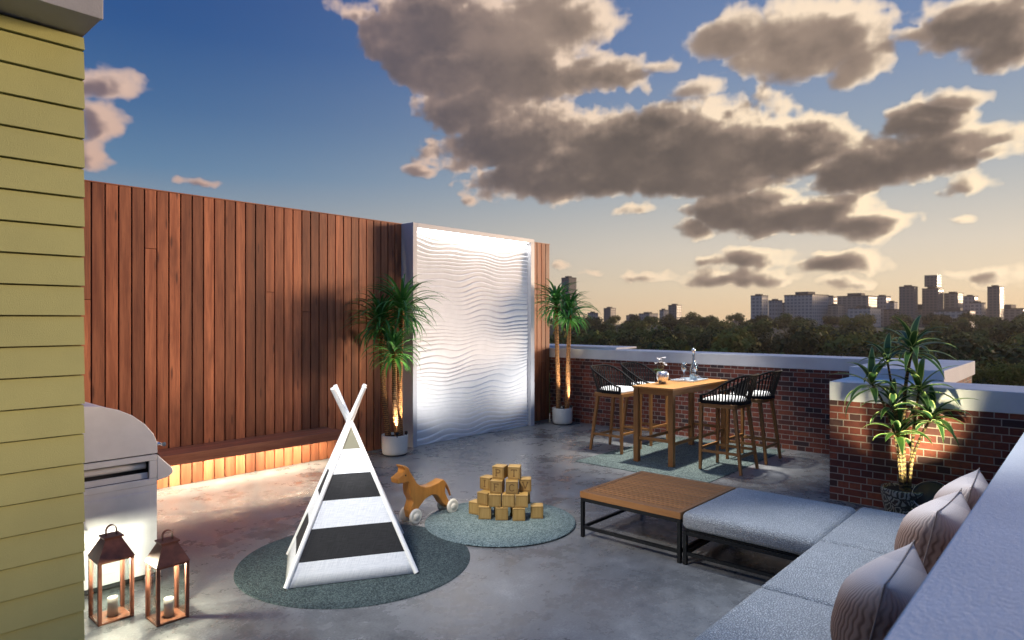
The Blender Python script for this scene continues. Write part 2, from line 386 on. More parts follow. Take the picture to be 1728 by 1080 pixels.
def concrete_floor():
    m, t, b = newmat('polished_concrete'); v = objv(t)
    wv = vmth(t, 'ADD', v, vmth(t, 'MULTIPLY', noise(t, v, 1.3, 3, .6, 1), (.16, .16, 0)).outputs[0]).outputs[0]
    n1 = noise(t, wv, 1.0, 9, .66); n2 = noise(t, wv, 4.2, 9, .70); n3 = noise(t, v, 60, 4, .65)
    k = mth(t, 'ADD', mth(t, 'MULTIPLY', n1, .36), mth(t, 'ADD', mth(t, 'MULTIPLY', n2, .38), mth(t, 'MULTIPLY', n3, .26)))
    c = ramp(t, k, [(.35, (.070, .072, .074)), (.45, (.135, .137, .139)), (.54, (.205, .207, .208)), (.64, (.36, .36, .355))])
    sp = noise(t, v, 150, 2, .5)
    c = mixc(t, mth(t, 'MULTIPLY', smooth(t, sp, .60, .70), smooth(t, n2, .48, .60)), c, (.06, .058, .055))
    lk(t, c, b.inputs['Base Color'])
    lk(t, smooth(t, mth(t, 'ADD', mth(t, 'MULTIPLY', n1, .5), mth(t, 'MULTIPLY', n2, .5)), .36, .62, .17, .40), b.inputs['Roughness'])
    b.inputs['Specular IOR Level'].default_value = .6
    bump(t, b, mth(t, 'ADD', n2, mth(t, 'MULTIPLY', n3, .5)), .0016)
    return m
def rug_mat(name, lo, mid, hi, sc=85.0):
    m, t, b = newmat(name); v = objv(t)
    vo = nd(t, 'ShaderNodeTexVoronoi', {'Vector': v, 'Scale': sc, 'Randomness': 1.0})
    g = nd(t, 'ShaderNodeSeparateColor', {0: vo.outputs['Color']}).outputs[0]
    n = noise(t, v, 5, 4, .6)
    g2 = mth(t, 'ADD', g, mth(t, 'MULTIPLY', mth(t, 'SUBTRACT', n, .5), .5))
    c = ramp(t, g2, [(.08, lo), (.5, mid), (.95, hi)])
    lk(t, c, b.inputs['Base Color']); b.inputs['Roughness'].default_value = .95
    bump(t, b, mth(t, 'SUBTRACT', g, vo.outputs['Distance']), .008)
    return m
def crackle_fabric(name):
    m, t, b = newmat(name); v = objv(t)
    w = vmth(t, 'ADD', v, vmth(t, 'MULTIPLY', noise(t, v, 26, 2, .5, 1), (.014, .014, .014)).outputs[0]).outputs[0]
    e = nd(t, 'ShaderNodeTexVoronoi', {'Vector': w, 'Scale': 80.0}, feature='DISTANCE_TO_EDGE').outputs['Distance']
    k = smooth(t, e, .03, .20)
    n = noise(t, v, 2.8, 4, .6)
    light = mixc(t, smooth(t, n, .32, .68), (.47, .485, .495), (.58, .595, .60))
    lk(t, mixc(t, k, (.30, .315, .33), light), b.inputs['Base Color'])
    b.inputs['Roughness'].default_value = .85
    bump(t, b, k, .005)
    return m
def leaf_mat(name, body, body2, edge, edge_w=.0, rough=.35):
    m, t, b = newmat(name); s_ = nd(t, 'ShaderNodeSeparateXYZ', {0: uvv(t)})
    u = s_.outputs[0]
    r = rndv(t)
    c = mixc(t, r, body, body2)
    cen = mth(t, 'ABSOLUTE', mth(t, 'SUBTRACT', u, .5))
    if edge_w: c = mixc(t, smooth(t, cen, .5 - edge_w - .06, .5 - edge_w + .03), c, edge)
    else: c = mixc(t, smooth(t, cen, .02, .14, .5, 0), c, edge)
    lk(t, c, b.inputs['Base Color']); b.inputs['Roughness'].default_value = rough
    b.inputs['Specular IOR Level'].default_value = .45
    bump(t, b, noise(t, vmth(t, 'MULTIPLY', uvv(t), (14, .6, 1)).outputs[0], 1.0, 2), .0015)
    tr = nd(t, 'ShaderNodeBsdfTranslucent', {'Color': mixc(t, .5, c, (.10, .22, .03))})
    mx = nd(t, 'ShaderNodeMixShader', {0: .22, 1: b.outputs[0], 2: tr.outputs[0]})
    out = [n for n in t.nodes if n.type == 'OUTPUT_MATERIAL'][0]; lk(t, mx.outputs[0], out.inputs[0])
    return m
def trunk_mat(name, c1, c2, dark, rings=70.0):
    m, t, b = newmat(name); v = uvv(t)
    n = noise(t, vmth(t, 'MULTIPLY', v, (25, 90, 1)).outputs[0], 1.0, 5, .7)
    w = nd(t, 'ShaderNodeTexWave', {'Vector': v, 'Scale': rings / 6.28 , 'Distortion': 5.0, 'Detail': 3.0, 'Detail Scale': 3.0}, bands_direction='Y').outputs['Fac']
    k = mth(t, 'ADD', mth(t, 'MULTIPLY', n, .6), mth(t, 'MULTIPLY', w, .4))
    lk(t, ramp(t, k, [(.25, dark), (.5, c1), (.8, c2)]), b.inputs['Base Color']); b.inputs['Roughness'].default_value = .8
    bump(t, b, k, .012)
    return m
def glass_mat(name, tint=(.9, .96, .95), rough=0.0, refl=.12):
    m = bpy.data.materials.new(name); m.use_nodes = True; t = m.node_tree
    for n in list(t.nodes): t.nodes.remove(n)
    tr = nd(t, 'ShaderNodeBsdfTransparent', {0: rgba(tint)}); gl = nd(t, 'ShaderNodeBsdfGlossy', {0: (1, 1, 1, 1), 'Roughness': rough})
    fr = nd(t, 'ShaderNodeLayerWeight', {0: refl})
    mx = nd(t, 'ShaderNodeMixShader', {0: mth(t, 'MULTIPLY', fr.outputs['Fresnel'], .8), 1: tr.outputs[0], 2: gl.outputs[0]})
    nd(t, 'ShaderNodeOutputMaterial', {0: mx.outputs[0]})
    return m
def stucco(name, c, sc=120.0, bd=.004):
    m, t, b = newmat(name); v = objv(t)
    n = noise(t, v, sc, 5, .65); n2 = noise(t, v, 2.2, 6, .65)
    lk(t, mixc(t, smooth(t, n2, .3, .7), tuple(x * .88 for x in c), c), b.inputs['Base Color'])
    b.inputs['Roughness'].default_value = .8
    bump(t, b, n, bd)
    return m

W_CEDAR = wood('cedar_boards', (.27, .080, .033), (.52, .185, .080), (.09, .028, .015), .55, .78, knots=.75, bd=.0012)
W_BENCH = wood('cedar_bench', (.38, .125, .06), (.58, .23, .115), (.18, .056, .03), .45, .3)
W_TEAK = wood('teak', (.25, .105, .028), (.36, .17, .052), (.13, .05, .015), .45, .22, fine=2.0)
W_TABLE = wood('oiled_teak_top', (.40, .18, .045), (.52, .25, .07), (.24, .10, .025), .38, .18, fine=1.6)
W_SLAT = wood('teak_slats', (.30, .125, .036), (.42, .19, .060), (.22, .09, .028), .5, .22, fine=.8)
W_TOY = wood('toy_beech', (.50, .195, .034), (.63, .275, .055), (.36, .12, .02), .4, .1, fine=1.6)
W_BLOCK = wood('block_maple', (.34, .20, .055), (.46, .29, .095), (.22, .12, .03), .5, .35, fine=2.2)
W_BLOCKCUT = simple('block_letter_groove', (.15, .075, .02), .7)
BRICK = brick_mat('red_brick')
CAP = stucco('white_coping_stucco', (.72, .73, .74))
FLOOR = concrete_floor()
RUG_D = rug_mat('dark_teal_rug', (.020, .032, .034), (.050, .076, .078), (.115, .155, .15), 120.0)
RUG_L = rug_mat('light_teal_rug', (.07, .11, .12), (.15, .215, .225), (.29, .37, .37), 120.0)
RUG_T = rug_mat('green_grey_rug', (.05, .07, .065), (.11, .15, .138), (.22, .27, .245), 95.0)
FABRIC = crackle_fabric('crackled_grey_blue_fabric')
BLACK = simple('black_metal', (.018, .019, .021), .45, .6)
BLACKCORD = simple('black_woven_strap', (.007, .0065, .0065), .7, spec=.25)
STEEL = simple('brushed_grill_steel', (.76, .76, .78), .36, .15, var=.04)
STEEL_D = simple('dark_steel', (.05, .05, .055), .5, .5)
CHROME = simple('chrome', (.8, .8, .82), .12, 1.0, var=.03)
COPPER = simple('rusted_copper', (.185, .066, .040), .45, .15, var=.3, sc=14)
COPPER_B = simple('copper_tray', (.22, .085, .045), .4, .3, var=.25, sc=14)
CANDLE = simple('wax_candle', (.62, .58, .50), .5, var=.05)
GLASS = glass_mat('clear_glass', (.93, .96, .95))
GLASS_T = glass_mat('table_glass', (.80, .88, .93), .03, .62)
WHITE_POT = simple('white_glazed_pot', (.70, .69, .64), .35, var=.04)
SOIL = simple('dark_soil', (.02, .014, .01), .95, var=.5, sc=40, bsc=80, bd=.01)
WHITE_PAINT = simple('white_painted_pole', (.78, .78, .77), .45, var=.04)
CUSHION_W = simple('white_cushion_fabric', (.76, .75, .72), .9, var=.05, bsc=300, bd=.001)
WHEEL = simple('cream_wood_wheel', (.74, .69, .58), .45, var=.08)
FRAME_G = simple('grey_panel_frame', (.56, .56, .58), .5, .1, var=.04)
WAVE = simple('white_wave_plaster', (.86, .85, .84), .75, var=.03, spec=.25)
PALM = leaf_mat('palm_leaf', (.030, .16, .045), (.07, .28, .065), (.14, .34, .08))
DRAC = leaf_mat('dracaena_leaf', (.014, .060, .022), (.035, .11, .03), (.42, .52, .20), .11)
TRUNK = trunk_mat('ringed_palm_trunk', (.28, .115, .036), (.55, .28, .10), (.05, .020, .009))
STEM = trunk_mat('dracaena_stem', (.10, .065, .022), (.24, .17, .06), (.025, .016, .008), 50)
CITY_GROUND = simple('ground_green', (.045, .05, .022), .95, var=.4, sc=.02)
def emis(name, c, s):
    m, t, b = newmat(name); b.inputs['Base Color'].default_value = (.8, .8, .8, 1)
    b.inputs['Emission Color'].default_value = rgba(c); b.inputs['Emission Strength'].default_value = s
    return m
LED_W = emis('warm_led', (1, .86, .62), 14.0)
LED_C = emis('cool_led', (1, .97, .92), 6.0)

# ================================================================ SETTING
WALL_Y = 7.87; BACK_X = 9.85
tag(MB().box(-4, 10.44, -.37, 9.0, -.30, 0).build('terrace_floor', FLOOR), kind='structure')
g = MB(); S = 60
for i in range(-40, 41):
    pass
# ground falls away below the roof terrace and rises gently towards the city
def ground_z(d): return -26 + 18 * min(1, max(0, (d - 120) / 700)) ** 1.2
ring = [0, 30, 80, 150, 300, 500, 820, 1100, 1400]; NG = 64
gp = []
for r_ in ring:
    for k in range(NG): gp.append((r_ * math.cos(2 * PI * k / NG), r_ * math.sin(2 * PI * k / NG), ground_z(r_)))
gf = [(i * NG + k, i * NG + (k + 1) % NG, (i + 1) * NG + (k + 1) % NG, (i + 1) * NG + k) for i in range(len(ring) - 1) for k in range(NG)]
tag(MB().add(gp, gf, smooth=True).build('ground', CITY_GROUND), kind='structure')

# ---- timber wall of vertical boards
wall = empty('timber_wall', (0, WALL_Y, 0), 0, 'tall red-brown timber wall of vertical boards behind the bench and palms', 'wall')
mb = MB(); x = 2.155 - .1282 * 25
rw = random.Random(3)
while x < 9.84:
    a, b = x + .0065, x + .1282 - .0065; dy = rw.uniform(-.002, .002)
    cuts = [0, 3.35]
    if rw.random() < .14: cuts.insert(1, rw.uniform(.7, 3.0))
    for z0, z1 in zip(cuts[:-1], cuts[1:]):
        mb.box(a, b, dy, .03, z0 + (.0015 if z0 else 0), z1 - (.0015 if z1 < 3.3 else 0), rnd=rw.random())
    x += .1282
mb.build('board_cladding', W_CEDAR, wall, bevel=.004, seg=1)
MB().box(2.155 - .1282 * 25, 9.845, .031, .09, 0, 3.345).build('backing_wall', STEEL_D, wall)
MB().box(2.155 - .1282 * 25, 9.851, -.004, .095, 3.351, 3.362, grain='x').build('top_trim', W_BENCH, wall)

# ---- feature wall with wave relief
fw = empty('feature_wall', (0, 0, 0), 0, 'white wave-textured feature wall in a pale grey frame between the two palms', 'wall panel')
X0, X1, YF, YB, ZT = 6.242, 9.047, 7.583, 7.862, 3.353
fm = MB().box(X0, X0 + .079, YF, YB, 0, ZT).box(X1 - .10, X1, YF, YB, 0, ZT - .07).box(X0 + .079, X1, YF, YB, ZT - .07, ZT)
fm.build('frame', FRAME_G, fw, bevel=.003, seg=1)
NX, NZ = 150, 700
gx = np.linspace(X0 + .079, X1 - .10, NX); gz = np.linspace(0.004, ZT - .072, NZ)
GX, GZ = np.meshgrid(gx, gz)
ph = GZ / .070 + .32 * np.sin(2 * PI * (GX / 1.45 + .21 * GZ) + .9 * np.sin(GZ * 1.9)) + .24 * np.sin(2 * PI * (GX / .83 - .37 * GZ) + 1.3 + 1.4 * np.sin(GZ * 2.9)) + .50 * np.sin(GX * 1.3 + GZ * 5.3) + .30 * np.sin(GZ * 11.0 - GX * .8) - .30 * GX
fr_ = ph - np.floor(ph)
var = .65 + .35 * np.sin(GX * 2.3 + GZ * 3.7)
hgt = np.where(fr_ < .80, np.sin(fr_ / .80 * PI / 2) ** .8, np.cos((fr_ - .80) / .20 * PI / 2)) * .024 * var
GYv = 7.672 - hgt
me = bpy.data.meshes.new('wave_relief')
verts = np.stack([GX, GYv, GZ], -1).reshape(-1, 3)
idx = np.arange(NX * NZ).reshape(NZ, NX)
fc = np.stack([idx[:-1, :-1], idx[:-1, 1:], idx[1:, 1:], idx[1:, :-1]], -1).reshape(-1, 4)
me.from_pydata(verts.tolist(), [], fc.tolist()); me.polygons.foreach_set('use_smooth', [True] * len(fc)); me.materials.append(WAVE); me.update()
o = bpy.data.objects.new('wave_relief', me); col.objects.link(o); o.parent = fw
MB().box(X0 + .079, X1 - .10, 7.70, YB, 0, ZT - .071).build('back_board', FRAME_G, fw)
MB().box(X0 + .12, X1 - .14, 7.600, 7.616, ZT - .083, ZT - .0705).build('led_strip', LED_C, fw)
al = bpy.data.lights.new('panel_led_light', 'AREA'); al.shape = 'RECTANGLE'; al.size = 2.5; al.size_y = .02; al.energy = 10; al.color = (1, .97, .93); al.spread = R(150)
ao = bpy.data.objects.new('panel_led_light', al); col.objects.link(ao); ao.location = (7.64, 7.605, ZT - .09); ao.rotation_euler = (R(14), 0, 0)

# ---- built-in bench with led strip
bn = empty('bench', (2.0, 7.42, 0), 0, 'long red-brown timber bench fixed to the wall, glowing light strip underneath', 'bench')
bm_ = MB()
for k in range(3): bm_.box(0, 2.93, .028 + k * .1395, .028 + k * .1395 + .1365, .40, .445, grain='x')
bm_.build('seat', W_BENCH, bn, bevel=.004)
MB().box(0, 2.93, 0, .027, .33, .447, grain='x').box(2.903, 2.93, .0275, .446, .33, .3995, grain='y').build('front_fascia', W_BENCH, bn, bevel=.004)
MB().box(.03, 2.89, .20, .225, .372, .384).build('led_strip', LED_W, bn)
al = bpy.data.lights.new('bench_led_light', 'AREA'); al.shape = 'RECTANGLE'; al.size = 2.8; al.size_y = .03; al.energy = 46; al.color = (1, .90, .68)
ao = bpy.data.objects.new('bench_led_light', al); col.objects.link(ao); ao.location = (3.45, 7.64, .365); ao.rotation_euler = (R(14), 0, 0)

# ---- brick parapets
p = empty('back_parapet', (BACK_X, 2.0, 0), 0, 'long low brick parapet with white coping behind the bar table', 'parapet wall')
def rel(mb, loc):
    for v in mb.v: v -= Vector(loc)
    return mb
def pbox(boxes, loc, name, mat, par, bev=0):
    mb = MB()
    for b in boxes: mb.box(*b)
    return rel(mb, loc).build(name, mat, par, bevel=bev)
L0 = (BACK_X, 2.0, 0)
pbox([(9.853, 10.43, 2.128, 7.868, -.3, 1.187), (8.15, 10.27, 1.23, 2.127, -.3, 1.187)], L0, 'brick_wall', BRICK, p)
mb = MB().prism([(9.85, 8.7), (10.44, 8.7), (10.44, 1.217), (8.146, 1.217), (8.146, 2.135), (9.85, 2.135)], 1.187, 1.365, 'z')
rel(mb, L0).build('coping', CAP, p, bevel=.006)
pbox([(10.06, 10.75, 6.5, 8.7, 1.367, 1.402)], L0, 'raised_coping', CAP, p, .004)
p = empty('corner_parapet', (7.413, 1.2, 0), 0, 'nearer brick parapet with thick white coping behind the striped dracaena', 'parapet wall')
L1 = (7.413, 1.2, 0)
pbox([(7.416, 8.14, -.36, 2.132, -.3, 1.053)], L1, 'brick_wall', BRICK, p)
pbox([(7.413, 8.144, -.37, 2.135, 1.053, 1.25)], L1, 'coping', CAP, p, .006)
p = empty('side_parapet', (2, 0, 0), 0, 'white-topped parapet wall in the near right foreground beside the sofa', 'parapet wall')
L2 = (2, 0, 0)
pbox([(-3.9, 7.41, -.36, .327, -.3, 1.053)], L2, 'brick_wall', BRICK, p)
mb = MB().box(-3.9, 7.411, -.37, .33, 1.053, 1.25)
rel(mb, L2).build('coping', stucco('near_coping_stucco', (.70, .73, .75), 60.0, .0035), p, bevel=.008)

# ---- house corner with lap siding
SIDING = simple('yellow_fibre_siding', (.45, .455, .18), .7, var=.07, sc=1.5, bsc=240, bd=.0012)
h = empty('house_corner', (1.023, 3.85, 0), 0, 'corner of a house with pale yellow horizontal lap siding', 'house')
mb = MB()
z = -.0216
rs = random.Random(5)
while z < 3.33:
    z1 = min(z + .1497, 3.345); zz = max(z, 0)
    # each course leans out at its bottom edge
    pts = [(-2.6, -.018, zz), (-.002, -.018, zz), (-2.6, -.001, z1 - .008), (-.002, -.001, z1 - .008), (-2.6, .04, zz), (-.002, .04, zz), (-2.6, .04, z1 - .008), (-.002, .04, z1 - .008)]
    mb.add(pts, [(0, 1, 3, 2), (4, 6, 7, 5), (0, 4, 5, 1), (2, 3, 7, 6), (0, 2, 6, 4), (1, 5, 7, 3)], rnd=rs.random(), grain='x')
    z += .1497
mb.build('lap_siding', SIDING, h)
MB().box(-2.6, -.004, .041, .62, 0, 3.345).build('house_body', simple('dark_yellow_wall', (.12, .09, .025), .85), h)
EAVE = simple('grey_painted_eave', (.36, .36, .36), .6, var=.06, bsc=120, bd=.001)
MB().box(-2.6, 0, -.263, .64, 3.35, 3.375).build('soffit', EAVE, h)
MB().box(-2.6, .004, -.285, -.264, 3.345, 3.66).box(-2.6, .004, -.2635, .64, 3.376, 3.66).build('fascia', EAVE, h, bevel=.003)

# ================================================================ GRILL
gl = empty('grill', (1.3, 5.14, 0), 0, 'silver barbecue grill cart with rounded hood half hidden by the house corner', 'barbecue')
prof = [(.525, .925), (.524, .997), (.50, 1.065), (.444, 1.141), (.357, 1.216), (.271, 1.262), (.17, 1.295), (.06, 1.308), (-.06, 1.30), (-.2, 1.26), (-.33, 1.17), (-.41, 1.06), (-.43, .925)]
MB().prism(prof, .012, 1.25, 'y').build('hood', STEEL, gl, bevel=.006)
MB().prism([(x_ * 1.012 + .0, .925 + (z_ - .925) * 1.012) for x_, z_ in prof], 0, .011, 'y').build('hood_end_plate', STEEL, gl, bevel=.004)
hd = MB().tube([(.572, -.01, .985), (.572, 1.2, .985)], .016, 14)
hd.tube([(.52, .04, .985), (.572, .04, .985)], .011, 8).tube([(.52, 1.15, .985), (.572, 1.15, .985)], .011, 8)
hd.build('hood_handle', CHROME, gl)
MB().prism([(.528, .917), (.635, .80), (.641, .775), (.632, .752), (.60, .735), (.528, .722)], 0, 1.26, 'y').build('control_panel', STEEL, gl, bevel=.006)
for yk in (.25, .6, .95):
    MB().lathe([(.0, .03), (.02, .03), (.024, .0)], 18, (.60, yk, .85), Matrix.Rotation(R(48), 3, 'Y')).build('control_knob', BLACK, gl)
sp = MB()   # side rail panel with a recessed slot
sp.box(-.43, .527, 0, .02, .875, .917).box(-.43, .527, 0, .02, .70, .745).box(.475, .527, 0, .02, .7455, .8745).box(-.43, -.30, 0, .02, .7455, .8745)
sp.build('side_panel_frame', STEEL, gl, bevel=.003, seg=1)
MB().box(-.43, .527, .10, 1.25, .70, .92).build('burner_box', STEEL_D, gl)
MB().tube([(-.29, .072, .835), (.47, .072, .835)], .026, 16).build('slot_roller', STEEL, gl)
MB().box(-.299, .474, .022, .04, .747, .79).build('slot_tray', STEEL, gl, bevel=.003)
MB().box(-.43, .53, .004, 1.24, .055, .699).build('cabinet', STEEL, gl, bevel=.004)
MB().box(-.38, .485, -.004, .0035, .13, .655).build('cabinet_side_panel', STEEL, gl, bevel=.003)
MB().box(-.40, .50, .03, 1.2, .02, .0545).build('plinth', STEEL_D, gl)
for (cx_, cy_) in ((.46, -.055), (-.36, .06), (.46, 1.15), (-.36, 1.15)):
    if cy_ > 0 and cx_ > 0: cy_ = 1.15
    c = MB().lathe([(0, -.018), (.03, -.018), (.037, -.010), (.037, .010), (.03, .018), (0, .018)], 20, (cx_, cy_, .038), Matrix.Rotation(R(90), 3, 'X'))
    w = c.build('caster', CHROME, gl)
    MB().box(cx_ - .02, cx_ + .02, cy_ - .03, cy_ + .03, .0765, .084).bar((cx_, cy_ + .03, .08), (cx_, max(cy_ + .03, .06), .08), .03, .012).build('caster_fork', CHROME, w)

# ================================================================ LANTERNS
def lantern(loc, s, zr, label, clabel):
    t = empty('lantern', loc, 0, label, 'lantern', 'copper lanterns by the grill')
    a = s / 2; pw = .021
    fm = MB().box(-a, a, -a, a, 0, .012); fm.build('base_tray', COPPER_B, t, bevel=.002)
    for sx, sy in ((-1, -1), (1, -1), (1, 1), (-1, 1)):
        xx, yy = sx * (a - pw / 2), sy * (a - pw / 2)
        MB().box(xx - pw / 2, xx + pw / 2, yy - pw / 2, yy + pw / 2, .0125, zr).build('post', COPPER, t, bevel=.0015, seg=1)
    MB().box(-a, a, -a, -a + pw, zr + .0005, zr + .014).box(-a, a, a - pw, a, zr + .0005, zr + .014).box(-a, -a + pw, -a + pw + .0005, a - pw - .0005, zr + .0005, zr + .014).box(a - pw, a, -a + pw + .0005, a - pw - .0005, zr + .0005, zr + .014).build('top_rim', COPPER, t)
    b, z0, z1 = .045, zr + .0145, zr + .135; e = a + .004
    rf = MB()
    P = [(-e, -e, z0), (e, -e, z0), (e, e, z0), (-e, e, z0), (-b, -b, z1), (b, -b, z1), (b, b, z1), (-b, b, z1)]
    rf.add(P, [(0, 1, 5, 4), (1, 2, 6, 5), (2, 3, 7, 6), (3, 0, 4, 7)])
    ro = rf.build('roof', COPPER, t); sm_ = ro.modifiers.new('solid', 'SOLIDIFY'); sm_.thickness = .003; sm_.offset = -1
    MB().box(-b - .012, b + .012, -b - .012, b + .012, z1 + .0005, z1 + .012).build('roof_cap', COPPER, t, bevel=.002)
    n = 14; hp = [(.030 * math.cos(PI * k / n), 0, z1 + .04 + .034 * math.sin(PI * k / n)) for k in range(n + 1)]
    hp = [(.030, 0, z1 + .012)] + hp + [(-.030, 0, z1 + .012)]
    hm = MB()
    for p_, q_ in zip(hp[:-1], hp[1:]): hm.bar(p_, q_, .004, .022, up=(0, 1, 0))
    hm.build('handle', COPPER, t)
    gm = MB()
    for (x0, x1, y0, y1) in ((-a + pw, a - pw, -a + .009, -a + .011), (-a + pw, a - pw, a - .011, a - .009), (-a + .009, -a + .011, -a + pw, a - pw), (a - .011, a - .009, -a + pw, a - pw)):
        gm.box(x0, x1, y0, y1, .013, zr)
    gm.build('glass_panes', GLASS, t)
    MB().lathe([(0, .0), (.03, .0), (.03, .006), (0, .006)], 20, (0, 0, zr + .002)).build('light_puck', emis('lantern_led', (1, .93, .74), 20.0), t)
    l = bpy.data.lights.new('lantern_light', 'POINT'); l.energy = 20; l.color = (1, .91, .70); l.shadow_soft_size = .012
    lo = bpy.data.objects.new('lantern_light', l); col.objects.link(lo); lo.location = (loc[0], loc[1], zr - .02)
    c = empty('candle', (loc[0] + .005, loc[1] - .01, .0125), 0, clabel, 'candle', 'candles in the lanterns')
    MB().lathe([(0, 0), (.029, 0), (.029, .112), (.026, .115), (.015, .112), (0, .112)], 28).build('wax_body', CANDLE, c)
    MB().tube([(0, 0, .112), (.001, 0, .122)], .0015, 6).build('wick', BLACK, c)
lantern((1.402, 4.712, 0), .203, .378, 'copper candle lantern nearest the yellow house siding, the taller-looking of the two', 'cream pillar candle inside the lantern nearest the house siding')
lantern((1.637, 4.43, 0), .195, .350, 'copper candle lantern standing out on open concrete, right of the other lantern', 'cream pillar candle inside the lantern farther from the house siding')

# ================================================================ RUGS
def disc_rug(name, c, r, z, mat, label, seg=96):
    mb = MB().lathe([(0, .009), (r - .012, .009), (r - .003, .006), (r, 0)], seg)
    o = mb.build(name, mat); o.location = (c[0], c[1], z); return tag(o, label, 'rug')
disc_rug('round_rug', (3.04, 4.39), .90, .001, RUG_D, 'large dark teal round rug under the striped play tent')
disc_rug('round_rug', (4.50, 4.19), .705, .0115, RUG_L, 'smaller light blue-green round rug under the toy blocks')
o = MB().box(-1.3, 1.3, -.925, .925, 0, .008).build('rug', RUG_T, bevel=.003); o.location = (8.4, 4.315, .001)
tag(o, 'grey-green rectangular rug under the bar table', 'rug')

# ================================================================ TENT
tent = empty('play_tent', (3.0, 4.43, .0105), 0, 'black and white striped kids tepee tent with white poles', 'tent')
B4 = [Vector((2.353 - 3, 4.249 - 4.43, 0)), Vector((3.153 - 3, 3.79 - 4.43, 0)), Vector((3.648 - 3, 4.586 - 4.43, 0)), Vector((2.715 - 3, 4.86 - 4.43, 0))]
APEX = Vector((0, 0, 1.085))
for k, b in enumerate(B4):
    d = (APEX - b); off = Vector((-b.y, b.x, 0)).normalized() * .016
    MB().tube([b + Vector((0, 0, .004)), b + d * .5 + off * .4, b + d * 1.255 + off], [.019, .0185, .018], 14).build('pole', WHITE_PAINT, tent)
m, t, bs = newmat('striped_canvas'); CANVAS = m
zz = nd(t, 'ShaderNodeSeparateXYZ', {0: objv(t)}).outputs[2]
v = uvv(t)
wv = mth(t, 'ADD', noise(t, vmth(t, 'MULTIPLY', v, (260, 12, 1)).outputs[0], 1, 3), noise(t, vmth(t, 'MULTIPLY', v, (12, 260, 1)).outputs[0], 1, 3))
white = mixc(t, smooth(t, wv, .7, 1.3), (.60, .62, .65), (.80, .81, .82))
st = nd(t, 'ShaderNodeValToRGB'); st.color_ramp.interpolation = 'CONSTANT'
els = st.color_ramp.elements
while len(els) < 6: els.new(.5)
for e_, (pp, c_) in zip(els, ((0, 1), (.150, 0), (.354, 1), (.532, 0), (.708, 1), (.879, .5))): e_.position = pp; e_.color = (c_, c_, c_, 1)
lk(t, zz, st.inputs[0])
blk = mixc(t, smooth(t, wv, .7, 1.3), (.012, .012, .013), (.026, .026, .028))
khaki = (.16, .15, .105)
s1 = smooth(t, st.outputs[0], .3, .45); s2 = smooth(t, st.outputs[0], .6, .9)
lk(t, mixc(t, s2, mixc(t, s1, blk, khaki), white), bs.inputs['Base Color']); bs.inputs['Roughness'].default_value = .9
bump(t, bs, wv, .0008)
for k in range(4):
    a, b = B4[k], B4[(k + 1) % 4]; N = 14; mb = MB(); V = []; UVs = []
    nrm = (b - a).cross(APEX - a).normalized()
    if nrm.dot((a + b) / 2) < 0: nrm = -nrm
    for j in range(N + 1):
        s_ = j / N * .965
        l_, r_ = a.lerp(APEX, s_), b.lerp(APEX, s_)
        for i in range(N + 1):
            u = i / N; p_ = l_.lerp(r_, u); sag = -.005 * math.sin(PI * u) * math.sin(PI * min(1, s_ * 1.0)) + .003
            if k == 3: sag *= 1.8 
            p_ = p_ + nrm * sag; p_.z = max(p_.z, .004)
            V.append(p_); UVs.append((u * (1 - s_), s_ * 1.1))
    F = [(j * (N + 1) + i, j * (N + 1) + i + 1, (j + 1) * (N + 1) + i + 1, (j + 1) * (N + 1) + i) for j in range(N) for i in range(N)]
    cp = mb.add(V, F, uvs=UVs, smooth=True).build('canvas_panel', CANVAS, tent)
    so_ = cp.modifiers.new('solid', 'SOLIDIFY'); so_.thickness = .004
# ================================================================ TOY HORSE
hs = empty('toy_horse', (3.91, 4.79, .004), 0, 'orange-brown wooden horse toy on four cream wheels', 'toy')
hp = [(-.183, .406), (-.191, .453), (-.150, .472), (-.114, .490), (-.104, .522), (-.135, .563), (-.10, .560), (-.06, .532), (-.043, .495), (-.001, .435), (.038, .375), (.081, .342), (.142, .320), (.20, .315), (.231, .317), (.303, .331), (.345, .346), (.368, .349), (.396, .328), (.398, .27), (.394, .218), (.419, .165), (.455, .11), (.490, .075), (.478, .05), (.448, .052), (.396, .093), (.368, .112), (.345, .145), (.322, .178), (.292, .205), (.262, .220), (.225, .226), (.186, .219), (.155, .208), (.124, .191), (.09, .163), (.055, .128), (.032, .085), (.022, .05), (-.018, .05), (-.030, .09), (-.039, .146), (-.022, .18), (-.010, .211), (-.022, .245), (-.043, .278), (-.052, .33), (-.051, .372), (-.058, .402), (-.085, .408), (-.105, .404)]
MB().prism(hp, -.053, .053, 'y').build('body', W_TOY, hs, bevel=.009, seg=3)
for x_ in (.004, .470):
    MB().tube([(x_, -.085, .073), (x_, .085, .073)], .010, 12).build('axle', WHEEL, hs)
    for sy in (-1, 1):
        pr = [(0, .026), (.012, .026), (.026, .022), (.030, .016), (.034, .012), (.05, .017), (.062, .015), (.070, .008), (.073, 0), (.070, -.008), (.06, -.014), (0, -.015)]
        MB().lathe(pr, 36, (x_, sy * .072, .073), Matrix.Rotation(R(-90 * sy), 3, 'X')).build('wheel', WHEEL, hs)
tp = [(.388, 0, .318), (.425, 0, .300), (.455, 0, .262), (.480, 0, .215), (.503, 0, .160)]
MB().tube(tp, [.013, .014, .014, .013, .010], 12).build('tail', W_TOY, hs)
for sy in (-1, 1):
    MB().lathe([(0, .003), (.007, .002), (.009, 0)], 14, (-.097, sy * .0535, .470), Matrix.Rotation(R(-90 * sy), 3, 'X')).build('eye', BLACK, hs)

